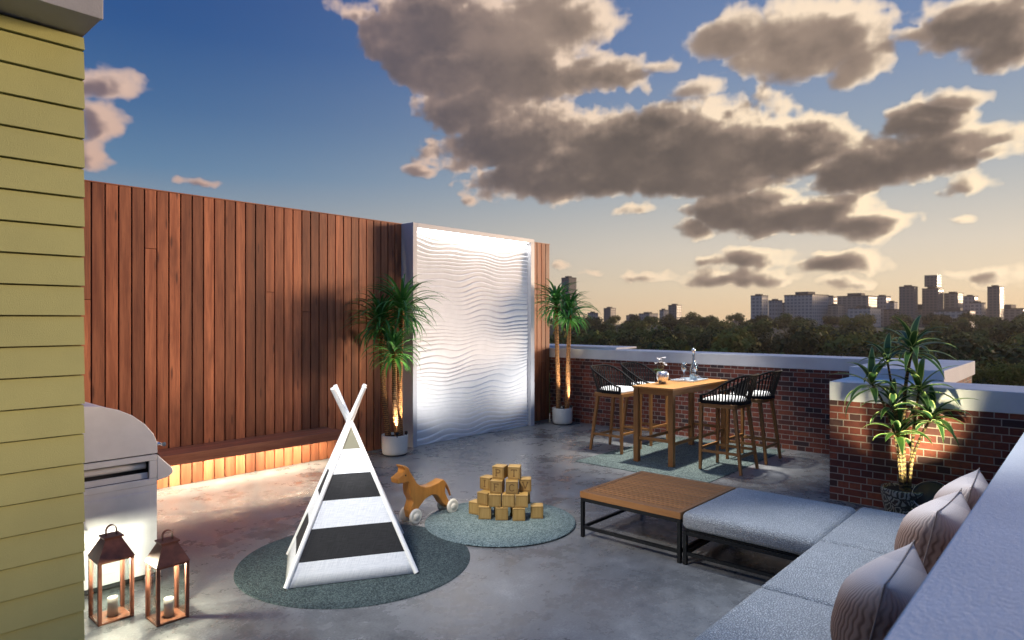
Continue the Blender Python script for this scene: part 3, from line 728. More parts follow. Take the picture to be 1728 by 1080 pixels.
# ================================================================ TOY BLOCKS
BS = .118
def glyph(ch, s):
    w, k = s, s * .16   # polylines in (x, z), z up
    def ln(*p): return [('l', p)]
    G = {'P': [[(-.28, -.5), (-.28, .5)], [(-.28, .5), (.1, .5), (.32, .38), (.36, .24), (.32, .10), (.1, -.02), (-.28, -.02)], [(-.42, -.5), (-.1, -.5)], [(-.42, .5), (-.28, .5)]],
         'T': [[(0, -.5), (0, .5)], [(-.42, .5), (.42, .5)], [(-.16, -.5), (.16, -.5)], [(-.42, .5), (-.42, .34)], [(.42, .5), (.42, .34)]],
         'I': [[(0, -.5), (0, .5)], [(-.2, .5), (.2, .5)], [(-.2, -.5), (.2, -.5)]],
         'F': [[(-.25, -.5), (-.25, .5)], [(-.4, .5), (.36, .5)], [(-.25, .03), (.2, .03)], [(-.4, -.5), (-.08, -.5)], [(.36, .5), (.36, .34)]],
         'C': [[(.34, .3), (.2, .46), (0, .5), (-.22, .44), (-.36, .22), (-.38, 0), (-.36, -.22), (-.22, -.44), (0, -.5), (.2, -.46), (.34, -.3)]],
         'V': [[(-.38, .5), (0, -.5)], [(0, -.5), (.38, .5)], [(-.5, .5), (-.24, .5)], [(.24, .5), (.5, .5)]]}[ch]
    mb = MB()
    for pl in G:
        for p_, q_ in zip(pl[:-1], pl[1:]):
            mb.bar((p_[0] * w, 0, p_[1] * w), (q_[0] * w, 0, q_[1] * w), k, .0024, up=(0, 1, 0))
    return mb
def block(c0, c1, lvl, letter, label):
    c0, c1 = Vector(c0), Vector(c1); d = (c1 - c0).normalized(); mid = (c0 + c1) / 2
    inward = Vector((-d.y, d.x)); cen = mid + inward * BS / 2
    r = empty('toy_block', (cen.x, cen.y, .0205 + lvl * (BS + .002)), math.atan2(d.y, d.x), label, 'toy block', 'wooden letter blocks piled on the light rug')
    a = BS / 2
    MB().box(-a, a, -a, a, 0, BS).build('cube_body', W_BLOCK, r, bevel=.004)
    fr = MB(); e = a - .009
    for (x0, x1, z0, z1) in ((-e, e, .009, .0125), (-e, e, BS - .0125, BS - .009), (-e, -e + .0035, .0128, BS - .0128), (e - .0035, e, .0128, BS - .0128)):
        fr.box(x0, x1, -a - .0012, -a + .0008, z0, z1)
    fr.build('carved_border', W_BLOCKCUT if letter else wood_line, r)
    if letter:
        gm = glyph(letter, BS * .52)
        for v_ in gm.v: v_ += Vector((0, -a - .0004, BS / 2))
        gm.build('letter', W_BLOCKCUT, r)
wood_line = simple('block_border_line', (.22, .125, .035), .7)
for args in (((4.378, 4.354), (4.453, 4.27), 0, None, 'plain wooden block at the front left of the bottom row of the pile'),
             ((4.459, 4.216), (4.537, 4.128), 0, None, 'plain wooden block in the middle of the bottom row of the pile'),
             ((4.553, 4.085), (4.633, 3.995), 0, None, 'plain wooden block third along the bottom row, right of a dark gap'),
             ((4.721, 4.006), (4.803, 3.914), 0, None, 'plain wooden block standing apart on the rug at the right of the pile'),
             ((4.445, 4.560), (4.470, 4.445), 0, None, 'plain wooden block poking out at the far left of the bottom row'),
             ((4.424, 4.432), (4.449, 4.304), 1, None, 'plain wooden block turned left, leftmost of the second row up'),
             ((4.430, 4.277), (4.504, 4.185), 1, None, 'plain wooden block second from left in the second row up'),
             ((4.509, 4.179), (4.584, 4.085), 1, None, 'plain wooden block third from left in the second row up'),
             ((4.586, 4.076), (4.660, 3.987), 1, None, 'plain wooden block at the right end of the second row up'),
             ((4.517, 4.481), (4.535, 4.363), 2, 'I', 'wooden block with letter I turned left in the third row up'),
             ((4.472, 4.298), (4.528, 4.198), 2, 'F', 'wooden block with letter F in the third row up'),
             ((4.545, 4.165), (4.620, 4.075), 2, 'C', 'wooden block with faint letter C in the third row up'),
             ((4.696, 4.126), (4.771, 4.042), 2, 'V', 'wooden block with letter V at the right of the third row up'),
             ((4.541, 4.336), (4.583, 4.226), 3, 'P', 'wooden block with letter P on top of the pile'),
             ((4.621, 4.205), (4.688, 4.110), 3, 'T', 'wooden block with letter T on top of the pile'),
             # the second rank that carries the rear blocks
             ((4.560, 4.440), (4.640, 4.350), 1, None, 'plain wooden block hidden behind the second row, under the letter I block'),
             ((4.690, 4.140), (4.770, 4.050), 1, None, 'plain wooden block seen edge-on behind the right end of the second row'),
             ((4.560, 4.330), (4.640, 4.240), 0, None, 'plain wooden block at the back of the pile behind the middle bottom block'),
             ((4.650, 4.200), (4.730, 4.110), 0, None, 'plain wooden block at the back of the pile in the right-hand dark gap')):
    block(*args)
# ================================================================ BAR TABLE
TZ = 1.02
bt = empty('bar_table', (8.43, 4.36, .009), 0, 'tall teak bar table on the grey-green rug', 'bar table')
hx, hy = .835, .305
mb = MB()
for k in range(5):
    y0 = -hy + k * (2 * hy / 5); mb.box(-hx, hx, y0 + .001, y0 + 2 * hy / 5 - .001, TZ - .038, TZ - .009, grain='x')
mb.build('tabletop', W_TABLE, bt, bevel=.004)
lx, ly, lw = hx - .05, hy - .048, .07
for sx, sy in ((-1, -1), (1, -1), (1, 1), (-1, 1)):
    MB().bar((sx * lx, sy * ly, TZ - .039), (sx * lx, sy * ly, 0), lw, lw, up=(0, 1, 0)).build('leg', W_TEAK, bt, bevel=.004)
ap = MB()
for sy in (-1, 1): ap.box(-lx + lw / 2, lx - lw / 2, sy * ly - .011, sy * ly + .011, TZ - .11, TZ - .0395, grain='x')
for sx in (-1, 1): ap.box(sx * lx - .011, sx * lx + .011, -ly + lw / 2, ly - lw / 2, TZ - .11, TZ - .0395, grain='y')
ap.build('apron', W_TEAK, bt, bevel=.002)
for sy in (-1, 1): MB().box(-lx + lw / 2, lx - lw / 2, sy * ly - .014, sy * ly + .014, .26, .30, grain='x').build('stretcher', W_TEAK, bt, bevel=.003)
for sx in (-1, 1): MB().box(sx * lx - .014, sx * lx + .014, -ly + lw / 2, ly - lw / 2, .30, .34, grain='y').build('stretcher', W_TEAK, bt, bevel=.003)

# ================================================================ BAR STOOLS
def make_stool():
    t = empty('bar_stool', (0, 0, 0))
    legs = [((.245, .245, .80), (.25, .255, 0)), ((-.245, .245, .80), (-.25, .255, 0)), ((.205, -.175, .80), (.255, -.275, 0)), ((-.205, -.175, .80), (-.255, -.275, 0))]
    for a, b in legs: MB().bar(a, b, .046, .046, up=(0, 1, 0), w2=.034, h2=.034).build('leg', W_TEAK, t, bevel=.004)
    MB().box(-.268, .268, .215, .268, .795, .845, grain='x').box(-.268, -.225, -.20, .2145, .795, .845, grain='y').box(.225, .268, -.20, .2145, .795, .845, grain='y').box(-.2245, .2245, -.21, -.165, .795, .845, grain='x').box(-.2245, .2245, -.1645, .2145, .81, .835, grain='x').build('seat_frame', W_TEAK, t, bevel=.004)
    def at(leg, z): a, b = Vector(leg[0]), Vector(leg[1]); return a.lerp(b, (.80 - z) / .80)
    for i, j, z in ((0, 1, .27), (2, 3, .21), (0, 2, .24), (1, 3, .24)):
        MB().bar(at(legs[i], z), at(legs[j], z), .022, .034).build('footrest', W_TEAK, t, bevel=.003)
    # shell outline in plan, front right -> back -> front left
    plan = [(.265, y) for y in (.235, .16, .08, .0)]
    for k in range(1, 24):
        a = PI * k / 24; c, s = math.cos(a), math.sin(a)
        plan.append((.265 * math.copysign(abs(c) ** .75, c), -.255 * abs(s) ** .8))
    plan += [(-.265, y) for y in (.0, .08, .16, .235)]
    P = [Vector((x, y, 0)) for x, y in plan]
    # resample evenly
    cum = [0]
    for a, b in zip(P[:-1], P[1:]): cum.append(cum[-1] + (b - a).length)
    def samp(u):
        d = u * cum[-1]
        for i in range(len(P) - 1):
            if cum[i + 1] >= d: return P[i].lerp(P[i + 1], (d - cum[i]) / max(1e-6, cum[i + 1] - cum[i]))
        return P[-1].copy()
    def rail(u):
        p = samp(u); s = 1 - abs(2 * u - 1); s2 = min(1, s / .78); e = s2 * s2 * (3 - 2 * s2)
        o = Vector((p.x, p.y - .02, 0)); o.normalize()
        q = p + o * (.012 + .055 * e); q.y -= .03 * e; q.z = .945 + .265 * e
        return q
    n = 44; up = [rail(i / n) for i in range(n + 1)]; lo = [samp(i / n) + Vector((0, 0, .862)) for i in range(n + 1)]
    lower = MB()
    for i in range(n): lower.bar(lo[i], lo[i + 1], .016, .044)
    lower.build('seat_band', BLACKCORD, t)
    MB().tube([up[0] + Vector((0, 0, -.09))] + up + [up[-1] + Vector((0, 0, -.09))], .013, 10).build('top_rail', BLACKCORD, t)
    sl = MB(); ns = 36
    for i in range(ns):
        u = (i + .5) / ns; a, b = samp(u) + Vector((0, 0, .875)), rail(u)
        tg = (samp(min(1, u + .01)) - samp(max(0, u - .01))).normalized()
        nrm = (b - a).cross(tg).normalized()
        sl.bar(a, b, .017, .007, up=nrm)
    for x in (-.262, .262): sl.box(x - .012, x + .012, .222, .246, .845, .93)
    sl.build('backrest_straps', BLACKCORD, t)
    # cushion
    N = 18; mb = MB(); V = []; UV = []
    for j in range(N + 1):
        for i in range(N + 1):
            u, v = i / N * 2 - 1, j / N * 2 - 1
            x = .243 * u; yb = -.222 * (max(0, 1 - abs(u) ** 2.6)) ** .5 if v < 0 else .24
            y = .24 * v if v >= 0 else yb * -v * 1.0
            edge = max(abs(u), abs(v)); h = .046 * (1 - edge ** 6) ** .5 if edge < 1 else 0
            V.append((x, y, .868 + h + .006)); UV.append((x, y))
    F = [(j * (N + 1) + i, j * (N + 1) + i + 1, (j + 1) * (N + 1) + i + 1, (j + 1) * (N + 1) + i) for j in range(N) for i in range(N)]
    o2 = len(V); V2 = V + [(p[0], p[1], .846) for p in V]; F2 = F + [tuple(o2 + q for q in f[::-1]) for f in F]
    bd = [i for i in range(N)] + [N + j * (N + 1) for j in range(N)] + [N * (N + 1) + i for i in range(N, 0, -1)] + [j * (N + 1) for j in range(N, 0, -1)]
    for a, b in zip(bd, bd[1:] + bd[:1]): F2.append((a, a + o2, b + o2, b))
    mb.add(V2, F2, uvs=[(p[0], p[1]) for p in V2], smooth=True).build('seat_cushion', CUSHION_W, t)
    return t
st0 = make_stool()
spots = [(8.13, 5.26, R(180), 'front left bar stool, its white cushion front showing beside the table'),
         (8.94, 5.26, R(180), 'rear left bar stool behind the flower vase, beside the brick wall'),
         (8.03, 3.52, 0, 'bar stool at the right of the table, nearest the slatted coffee table'),
         (8.84, 3.52, 0, 'bar stool at the far right of the table, nearest the corner parapet')]
for i, (x, y, rz, lab) in enumerate(spots):
    s = st0 if i == 0 else copy_tree(st0)
    s.location = (x, y, .0095 if 3.39 < y + (.25 if rz == 0 else -.25) < 5.24 else .001); s.rotation_euler = (0, 0, rz)
    tag(s, lab, 'bar stool', 'black-backed bar stools round the bar table')

# ---- things on the table
TOP = TZ - .009 + .009 + .0005
tr = empty('serving_tray', (8.80, 4.44, TOP), R(4), 'oblong silver serving tray on the bar table', 'tray')
MB().box(-.26, .26, -.17, .17, 0, .006).box(-.27, .27, -.18, -.1705, .0, .022).box(-.27, .27, .1705, .18, 0, .022).box(-.27, -.2605, -.17, .17, 0, .022).box(.2605, .27, -.17, .17, 0, .022).build('tray_body', simple('pale_silver', (.62, .68, .72), .25, .5, var=.04), tr, bevel=.003)
for x in (-.265, .265):
    MB().tube([(x, -.06, .02), (x, -.05, .045), (x, .05, .045), (x, .06, .02)], .005, 8).build('handle', CHROME, tr)
def glass(loc, label):
    t = empty('wine_glass', loc, 0, label, 'wine glass', 'wine glasses on the tray')
    pr = [(0, .003), (.036, .002), (.037, .004), (.008, .010), (.004, .02), (.0038, .115), (.012, .125), (.030, .145), (.040, .175), (.041, .20), (.037, .235), (.034, .255), (.0325, .255), (.036, .23), (.039, .20), (.038, .175), (.028, .148), (0, .13)]
    MB().lathe(pr, 32).build('glass_bowl', GLASS_T, t)
glass((8.69, 4.47, TOP + .0065), 'wine glass standing alone at the left of the tray')
glass((8.80, 4.345, TOP + .0065), 'wine glass at the right of the tray, overlapping the decanter')
dc = empty('decanter', (8.93, 4.44, TOP + .0065), 0, 'tall clear glass decanter with a round stopper on the tray', 'decanter')
MB().lathe([(0, .002), (.045, .002), (.05, .01), (.058, .06), (.062, .11), (.055, .16), (.038, .21), (.024, .25), (.018, .30), (.017, .36), (.021, .385), (.018, .385), (.014, .36), (.015, .30), (.02, .25), (.034, .21), (.051, .16), (.058, .11), (.054, .06), (.045, .014), (0, .012)], 36).build('bottle_body', GLASS_T, dc)
MB().lathe([(0, .365), (.012, .366), (.013, .388), (.018, .392), (.026, .41), (.028, .43), (.022, .45), (.010, .462), (0, .464)], 28).build('stopper', CHROME, dc)
MB().lathe([(0, .0125), (.044, .015), (.052, .06), (.054, .085), (0, .086)], 28).build('water', simple('water_in_decanter', (.45, .52, .56), .1, .3), dc)
vs = empty('flower_vase', (8.07, 4.47, TOP), 0, 'small round silver vase of white flowers on the bar table', 'vase')
MB().lathe([(0, .002), (.035, .002), (.05, .012), (.075, .06), (.085, .11), (.082, .145), (.068, .17), (.05, .176), (.045, .17), (.045, .15), (0, .15)], 40).build('vase_body', simple('satin_silver', (.72, .72, .74), .28, .85, var=.04), vs)
rf = random.Random(11); stm = MB(); fl = MB(); lf = MB()
def blade(mb, base, azm, elev, L, w, droop, n=7, fold=.25, limit=None, tw=0):
    p = Vector(base); pts = []; d_el = elev
    for i in range(n + 1):
        s = i / n; e = elev - droop * s ** 1.4
        d = Vector((math.cos(azm) * math.cos(e), math.sin(azm) * math.cos(e), math.sin(e)))
        if i: p = p + d * (L / n)
        if limit: limit(p)
        side = Vector((-math.sin(azm), math.cos(azm), 0)); upv = side.cross(d) * -1
        if upv.z < 0 and abs(e) < 1.4: upv = -upv
        ww = w * (math.sin(PI * min(.999, .10 + .90 * s)) ** .8) if s > .25 else w * (.45 + .55 * (s / .25) ** .8) * (math.sin(PI * (.10 + .225)) ** .8 if False else 1)
        if s > .25: ww = w * max(0.0, 1 - ((s - .25) / .75) ** 1.9)
        pts.append((p - side * ww / 2 + upv * ww * fold, p.copy(), p + side * ww / 2 + upv * ww * fold, s))
    V = []; UV = []
    for a, b, c, s in pts: V += [a, b, c]; UV += [(0, s * L), (.5, s * L), (1, s * L)]
    F = []
    for i in range(n):
        for k in range(2): F.append((3 * i + k, 3 * i + k + 1, 3 * i + 3 + k + 1, 3 * i + 3 + k))
    mb.add(V, F, uvs=UV, smooth=True)
for k in range(9):
    a = rf.uniform(0, 2 * PI); r_ = rf.uniform(.03, .10); top = Vector((r_ * math.cos(a), r_ * math.sin(a), rf.uniform(.24, .36)))
    stm.tube([(0, 0, .15), (top.x * .3, top.y * .3, .21), top], .003, 5)
    for q in range(6):
        blade(fl, top, a + q * PI / 3 + rf.uniform(-.2, .2), rf.uniform(.1, .7), .032, .022, .6, 3)
for k in range(6): blade(lf, (0, 0, .165), rf.uniform(0, 6.28), rf.uniform(.3, .9), .15, .022, 1.0, 5)
stm.build('stems', STEM, vs); fl.build('petals', simple('white_petals', (.78, .77, .78), .7), vs, fix=False); lf.build('vase_leaves', PALM, vs, fix=False)

# ================================================================ COFFEE TABLE, OTTOMAN, SOFA
CTZ = .40
ct = empty('coffee_table', (5.185, 2.91, 0), 0, 'low square teak slatted coffee table on a black metal frame', 'coffee table')
ax, ay = .52, .482
mb = MB().box(-ax, -ax + .06, -ay, ay, CTZ - .055, CTZ, grain='y').box(ax - .06, ax, -ay, ay, CTZ - .055, CTZ, grain='y').box(-ax + .0605, ax - .0605, ay - .04, ay, CTZ - .055, CTZ, grain='x').box(-ax + .0605, ax - .0605, -ay, -ay + .04, CTZ - .055, CTZ, grain='x')
mb.build('top_border', W_SLAT, ct, bevel=.004)
sl = MB(); ns = 17; wv_ = (2 * ax - .13) / ns
for k in range(ns):
    x0 = -ax + .065 + k * wv_; sl.box(x0 + .009, x0 + wv_ - .009, -ay + .041, ay - .041, CTZ - .03, CTZ - .002, grain='y')
sl.build('slats', W_SLAT, ct, bevel=.002, seg=1)
MB().box(-ax + .062, ax - .062, -ay + .042, ay - .042, CTZ - .05, CTZ - .036).build('gap_shade_sheet', BLACK, ct)  # added black sheet that deepens the shade between the slats
def frame(par, ax, ay, ztop, name_leg='leg'):
    b = .03
    for sx, sy in ((-1, -1), (1, -1), (1, 1), (-1, 1)):
        x, y = sx * (ax - b / 2 - .004), sy * (ay - b / 2 - .004)
        MB().box(x - b / 2, x + b / 2, y - b / 2, y + b / 2, 0, ztop - .0305).build(name_leg, BLACK, par, bevel=.002, seg=1)
    e = .004
    f = MB().box(-ax + e, ax - e, -ay + e, -ay + e + b, ztop - .03, ztop).box(-ax + e, ax - e, ay - e - b, ay - e, ztop - .03, ztop).box(-ax + e, -ax + e + b, -ay + e + b + .0005, ay - e - b - .0005, ztop - .03, ztop).box(ax - e - b, ax - e, -ay + e + b + .0005, ay - e - b - .0005, ztop - .03, ztop)
    f.build('top_frame', BLACK, par, bevel=.002, seg=1)
    z = .075
    for s_ in (-1, 1):
        y = s_ * (ay - b / 2 - e); MB().box(-ax + e + b, ax - e - b, y - .011, y + .011, z, z + .026).build('lower_rail', BLACK, par)
        x = s_ * (ax - b / 2 - e); MB().box(x - .011, x + .011, -ay + e + b, ay - e - b, z, z + .026).build('lower_rail', BLACK, par)
frame(ct, ax, ay, CTZ - .056)
def cushion(name, cx, cy, sx, sy, z0, z1, par, rad=.04, crown=.012):
    N = 26; V = []; mb = MB(); UV = []
    # superellipse box: grid on top, wrapped sides
    prof = []
    for i in range(9):
        a = PI / 2 * i / 8; prof.append((rad * (1 - math.sin(PI / 2 - a)) if False else rad * (1 - math.cos(a)), 0))
    bm = bmesh.new(); bmesh.ops.create_cube(bm, size=1)
    bmesh.ops.scale(bm, vec=(sx, sy, z1 - z0), verts=bm.verts)
    bmesh.ops.bevel(bm, geom=list(bm.edges), offset=rad, segments=6, profile=.5, affect='EDGES', clamp_overlap=True)
    bmesh.ops.subdivide_edges(bm, edges=[e for e in bm.edges if e.calc_length() > .15], cuts=16, use_grid_fill=True)
    rr = random.Random(int(cx * 1000 + cy * 77))
    ph = [rr.uniform(0, 6.28) for _ in range(6)]
    for v in bm.verts:
        u, w = v.co.x / sx * 2, v.co.y / sy * 2
        e = max(0, 1 - abs(u) ** 4) * max(0, 1 - abs(w) ** 4)
        if v.co.z > 0:
            v.co.z += crown * e + .004 * e * (math.sin(v.co.x * 9 + ph[0]) * math.sin(v.co.y * 8 + ph[1]) + .6 * math.sin(v.co.x * 17 + v.co.y * 13 + ph[2]))
        k = 1 + .010 * (1 - abs(v.co.z / (z1 - z0) * 2) ** 2)
        v.co.x *= k; v.co.y *= k
    me = bpy.data.meshes.new(name); bm.to_mesh(me); bm.free()
    me.polygons.foreach_set('use_smooth', [True] * len(me.polygons)); me.materials.append(FABRIC); me.update()
    o = bpy.data.objects.new(name, me); col.objects.link(o); o.parent = par; o.location = (cx, cy, (z0 + z1) / 2)
    return o
ot = empty('ottoman', (5.185, 1.925, 0), 0, 'square ottoman with a thick blue-grey cushion between coffee table and sofa', 'ottoman')
frame(ot, .52, .490, .262)
MB().box(-.50, .50, -.47, .47, .2625, .272).build('base_board', BLACK, ot)
cushion('seat_cushion', 0, 0, 1.045, .985, .273, .412, ot, .045)
sf = empty('sofa', (4.2, .89, 0), 0, 'long pale grey-blue cushioned sofa along the side parapet', 'sofa')
for k, (xa, xb) in enumerate(((4.70, 5.765), (3.665, 4.692), (2.61, 3.657), (1.56, 2.602))):
    cushion('seat_cushion', (xa + xb) / 2 - 4.2, 0, xb - xa, 1.07, .245, .412, sf, .035)
MB().box(-2.62, 1.55, -.51, .515, .19, .243).build('base_frame', BLACK, sf, bevel=.004)
for x in (-2.58, -1.55, -.5, .5, 1.51):
    for y in (-.47, .475): MB().box(x - .02, x + .02, y - .02, y + .02, 0, .1895).build('leg', BLACK, sf)
MB().box(-2.58, 1.51, .465, .487, .06, .085).build('lower_rail', BLACK, sf)

# ---- pillows
m, t, b = newmat('pillow_fabric_top_lit'); PILLOW = m
v = nd(t, 'ShaderNodeTexCoord').outputs['Object']; sp_ = nd(t, 'ShaderNodeSeparateXYZ', {0: v})
X_, Y_, Z_ = sp_.outputs[0], sp_.outputs[1], sp_.outputs[2]
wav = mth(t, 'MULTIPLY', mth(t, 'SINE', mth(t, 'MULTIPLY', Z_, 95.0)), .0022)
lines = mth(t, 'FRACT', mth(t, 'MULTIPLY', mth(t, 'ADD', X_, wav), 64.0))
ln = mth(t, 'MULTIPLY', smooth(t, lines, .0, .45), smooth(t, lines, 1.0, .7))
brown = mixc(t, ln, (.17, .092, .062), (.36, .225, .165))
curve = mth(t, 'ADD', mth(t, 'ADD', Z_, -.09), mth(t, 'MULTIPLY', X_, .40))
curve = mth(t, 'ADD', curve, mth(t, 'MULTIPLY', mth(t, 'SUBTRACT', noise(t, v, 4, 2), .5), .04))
top_light = smooth(t, curve, -.12, .07)  # fade to cream at the top: overhead light painted into the fabric
c = mixc(t, top_light, brown, mixc(t, ln, (.72, .60, .54), (.78, .665, .60)))
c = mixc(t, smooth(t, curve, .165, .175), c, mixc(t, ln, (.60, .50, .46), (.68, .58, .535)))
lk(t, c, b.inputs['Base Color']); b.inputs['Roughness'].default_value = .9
bump(t, b, mth(t, 'ADD', mth(t, 'MULTIPLY', ln, .6), mth(t, 'MULTIPLY', noise(t, v, 200, 2), .2)), .003)
def pillow(loc, w, hgt, th, lean, rz, label):
    r = empty('pillow', loc, rz, label, 'pillow', 'brown and cream pillows on the sofa')
    N = 26; V = []; F = []
    def surf(sgn):
        out = []
        for j in range(N + 1):
            for i in range(N + 1):
                u, q = i / N * 2 - 1, j / N * 2 - 1
                pin = 1 - .07 * (u * u) * (q * q)
                x = w / 2 * u * (1 - .07 * (1 - q * q)); z = hgt / 2 * q * (1 - .07 * (1 - u * u))
                y = sgn * th / 2 * ((1 - abs(u) ** 2.6) * (1 - abs(q) ** 2.2)) ** .72 + sgn * .004 * math.sin(7 * u + 3 * q)* (1 - u * u) * (1 - q * q)
                out.append(Vector((x, y, z)))
        return out
    A, B = surf(1), surf(-1); n = len(A); mb = MB()
    q4 = [(j * (N + 1) + i, j * (N + 1) + i + 1, (j + 1) * (N + 1) + i + 1, (j + 1) * (N + 1) + i) for j in range(N) for i in range(N)]
    bd = [i for i in range(N)] + [N + j * (N + 1) for j in range(N)] + [N * (N + 1) + i for i in range(N, 0, -1)] + [j * (N + 1) for j in range(N, 0, -1)]
    mb.add(A + B, q4 + [tuple(n + k for k in f[::-1]) for f in q4], smooth=True)
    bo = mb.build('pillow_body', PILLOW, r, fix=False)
    bm = bmesh.new(); bm.from_mesh(bo.data); bmesh.ops.remove_doubles(bm, verts=bm.verts, dist=.0002); bmesh.ops.recalc_face_normals(bm, faces=bm.faces); bm.to_mesh(bo.data); bm.free()
    pi_ = MB().tube([A[k] for k in bd], .003, 6, closed=True).build('piping', simple('pillow_piping', (.34, .27, .23), .8), r)
    for o in (bo, pi_): o.rotation_euler = (lean, 0, 0); o.location = (0, 0, hgt / 2 * math.cos(lean))
pillow((3.05, .665, .40), .64, .53, .37, R(13), R(2), 'brown and cream pillow nearest the camera, lowest in the frame')
pillow((4.24, .665, .40), .62, .54, .38, R(13), R(-2), 'brown and cream pillow in the middle of the sofa')
pillow((4.97, .635, .40), .58, .54, .36, R(13), R(3), 'brown and cream pillow farthest away, next to the potted dracaena')

# ================================================================ POTTED PALMS
def wall_limit(p):
    if p.y > 7.84: p.y = 7.84
    if 6.2 < p.x < 9.05 and p.y > 7.57: p.y = 7.57
def palm(loc, r, hgt, stems, label, seed):
    t = empty('potted_palm', loc, 0, label, 'potted palm', 'potted dragon palms beside the wave panel')
    rr = random.Random(seed)
    k = r
    MB().lathe([(0, .004), (k * .90, .004), (k * .90, .016), (0, .016)], 40).build('pot_foot', STEEL_D, t)
    pot = MB().lathe([(0, .0165), (k * .86, .0165), (k * .93, .03), (k * .97, .08), (k * 1.0, hgt - .01), (k * .995, hgt), (k * .95, hgt), (k * .94, hgt - .04), (0, hgt - .05)], 48).build('pot', WHITE_POT, t)
    MB().lathe([(k * .94, hgt - .035), (k * .6, hgt - .025), (0, hgt - .02)], 32).build('soil', SOIL, pot)
    for (bx_, by_, tx, ty, tz, nl, L) in stems:
        b = Vector((bx_, by_, hgt - .03)); e = Vector((tx, ty, tz)); n = 46; pts = []; rad = []
        for i in range(n + 1):
            s = i / n; p = b.lerp(e, s); p.x += .022 * math.sin(s * PI * 1.6 + seed); p.y += .018 * math.sin(s * PI * 1.3 + 1 + seed)
            pts.append(p); rad.append((.044 - .012 * s) * (1 + (.07 if i % 2 else -.05) + rr.uniform(-.04, .04)))
        tk = MB().tube(pts, rad, 12, rnd=.5).build('trunk', TRUNK, t)
        cr = MB(); top = pts[-1]; o = Vector(loc)
        for i in range(nl):
            f = i / nl; azm = i * 2.39996 + rr.uniform(-.25, .25)
            elev = R(84) - f * R(100) + rr.uniform(-.12, .12)
            LL = L * (.78 + .34 * math.sin(PI * min(1, f * 1.1 + .12))) * rr.uniform(.85, 1.1)
            bz = top + Vector((0, 0, .05 - .20 * f))
            def lim(p):
                q = p + o; wall_limit(q); p.y = (q - o).y
            blade(cr, bz + Vector((math.cos(azm), math.sin(azm), 0)) * .012, azm, elev, LL, .044 * rr.uniform(.8, 1.15), rr.uniform(.8, 1.7) + .3 * (1 - f), 8, .22, lim)
        cr.build('leaf_crown', PALM, tk, fix=False)
    return t
P1 = (5.765, 7.405, .001)
palm(P1, .185, .285, [(-.085, .055, 5.62 - P1[0], 7.56 - P1[1], 1.90, 84, .62), (-.02, -.07, 5.685 - P1[0], 7.33 - P1[1], 1.50, 74, .53), (.085, .005, 5.85 - P1[0], 7.36 - P1[1], 2.06, 94, .68)], 'potted palm with three trunks in a white pot left of the white wave panel', 3)
P2 = (9.50, 7.30, .001)
palm(P2, .185, .30, [(-.055, .06, 9.46 - P2[0], 7.41 - P2[1], 2.22, 88, .60), (.06, -.045, 9.555 - P2[0], 7.17 - P2[1], 2.04, 84, .58)], 'potted palm with two trunks in a white pot right of the white wave panel', 8)
def uplight(loc, target, watts, cone, label, r=.04, blend=.3, color=(1, .86, .6), h=.05, soft=.02):
    t = empty('uplight', loc, 0, label, 'spotlight')
    d = (Vector(target) - Vector(loc)).normalized(); M_ = d.to_track_quat('Z', 'Y').to_matrix()
    c = M_ @ Vector((0, 0, h))
    MB().lathe([(0, 0), (r * .8, 0), (r, h * .3), (r, h), (r * .9, h), (r * .85, h * .8), (0, h * .8)], 26, M_ @ Vector((0, 0, 0)), M_).build('lamp_housing', BLACK, t)
    MB().lathe([(0, h * .82), (r * .82, h * .82), (r * .82, h * .86), (0, h * .86)], 26, (0, 0, 0), M_).build('lens', emis('uplight_lens', color, 6), t)
    MB().tube([(0, 0, -.03), (0, 0, 0)], .008, 8).build('spike', BLACK, t)
    spot('uplight_beam', tuple(Vector(loc) + c * 1.15), target, watts, cone, blend, color, soft)
uplight((5.68, 7.245, .30), (5.69, 7.40, 1.9), 150, 40, 'small spotlight on the front rim of the left palm pot, left of its middle trunk', .024, 1.0, (1, .80, .50), .04)
uplight((5.845, 7.25, .30), (5.82, 7.40, 1.9), 150, 40, 'small spotlight on the front rim of the left palm pot, beside its right trunk', .024, 1.0, (1, .80, .50), .04)
uplight((9.38, 7.18, .315), (9.45, 7.38, 2.0), 150, 40, 'small spotlight on the rim of the two-trunk palm pot, towards the wave panel', .024, 1.0, (1, .82, .55), .04)
uplight((9.56, 7.14, .315), (9.55, 7.24, 2.0), 150, 40, 'small spotlight on the rim of the two-trunk palm pot, towards the bar table', .024, 1.0, (1, .82, .55), .04)
# added spots without any fitting, to brighten the wave panel
spot('panel_wash', (6.2, 6.72, .33), (7.0, 7.66, 1.5), 72, 112, 1.0, (1, .97, .94), .05)
spot('panel_wash', (9.1, 6.72, .33), (8.3, 7.66, 1.5), 72, 112, 1.0, (1, .97, .94), .05)

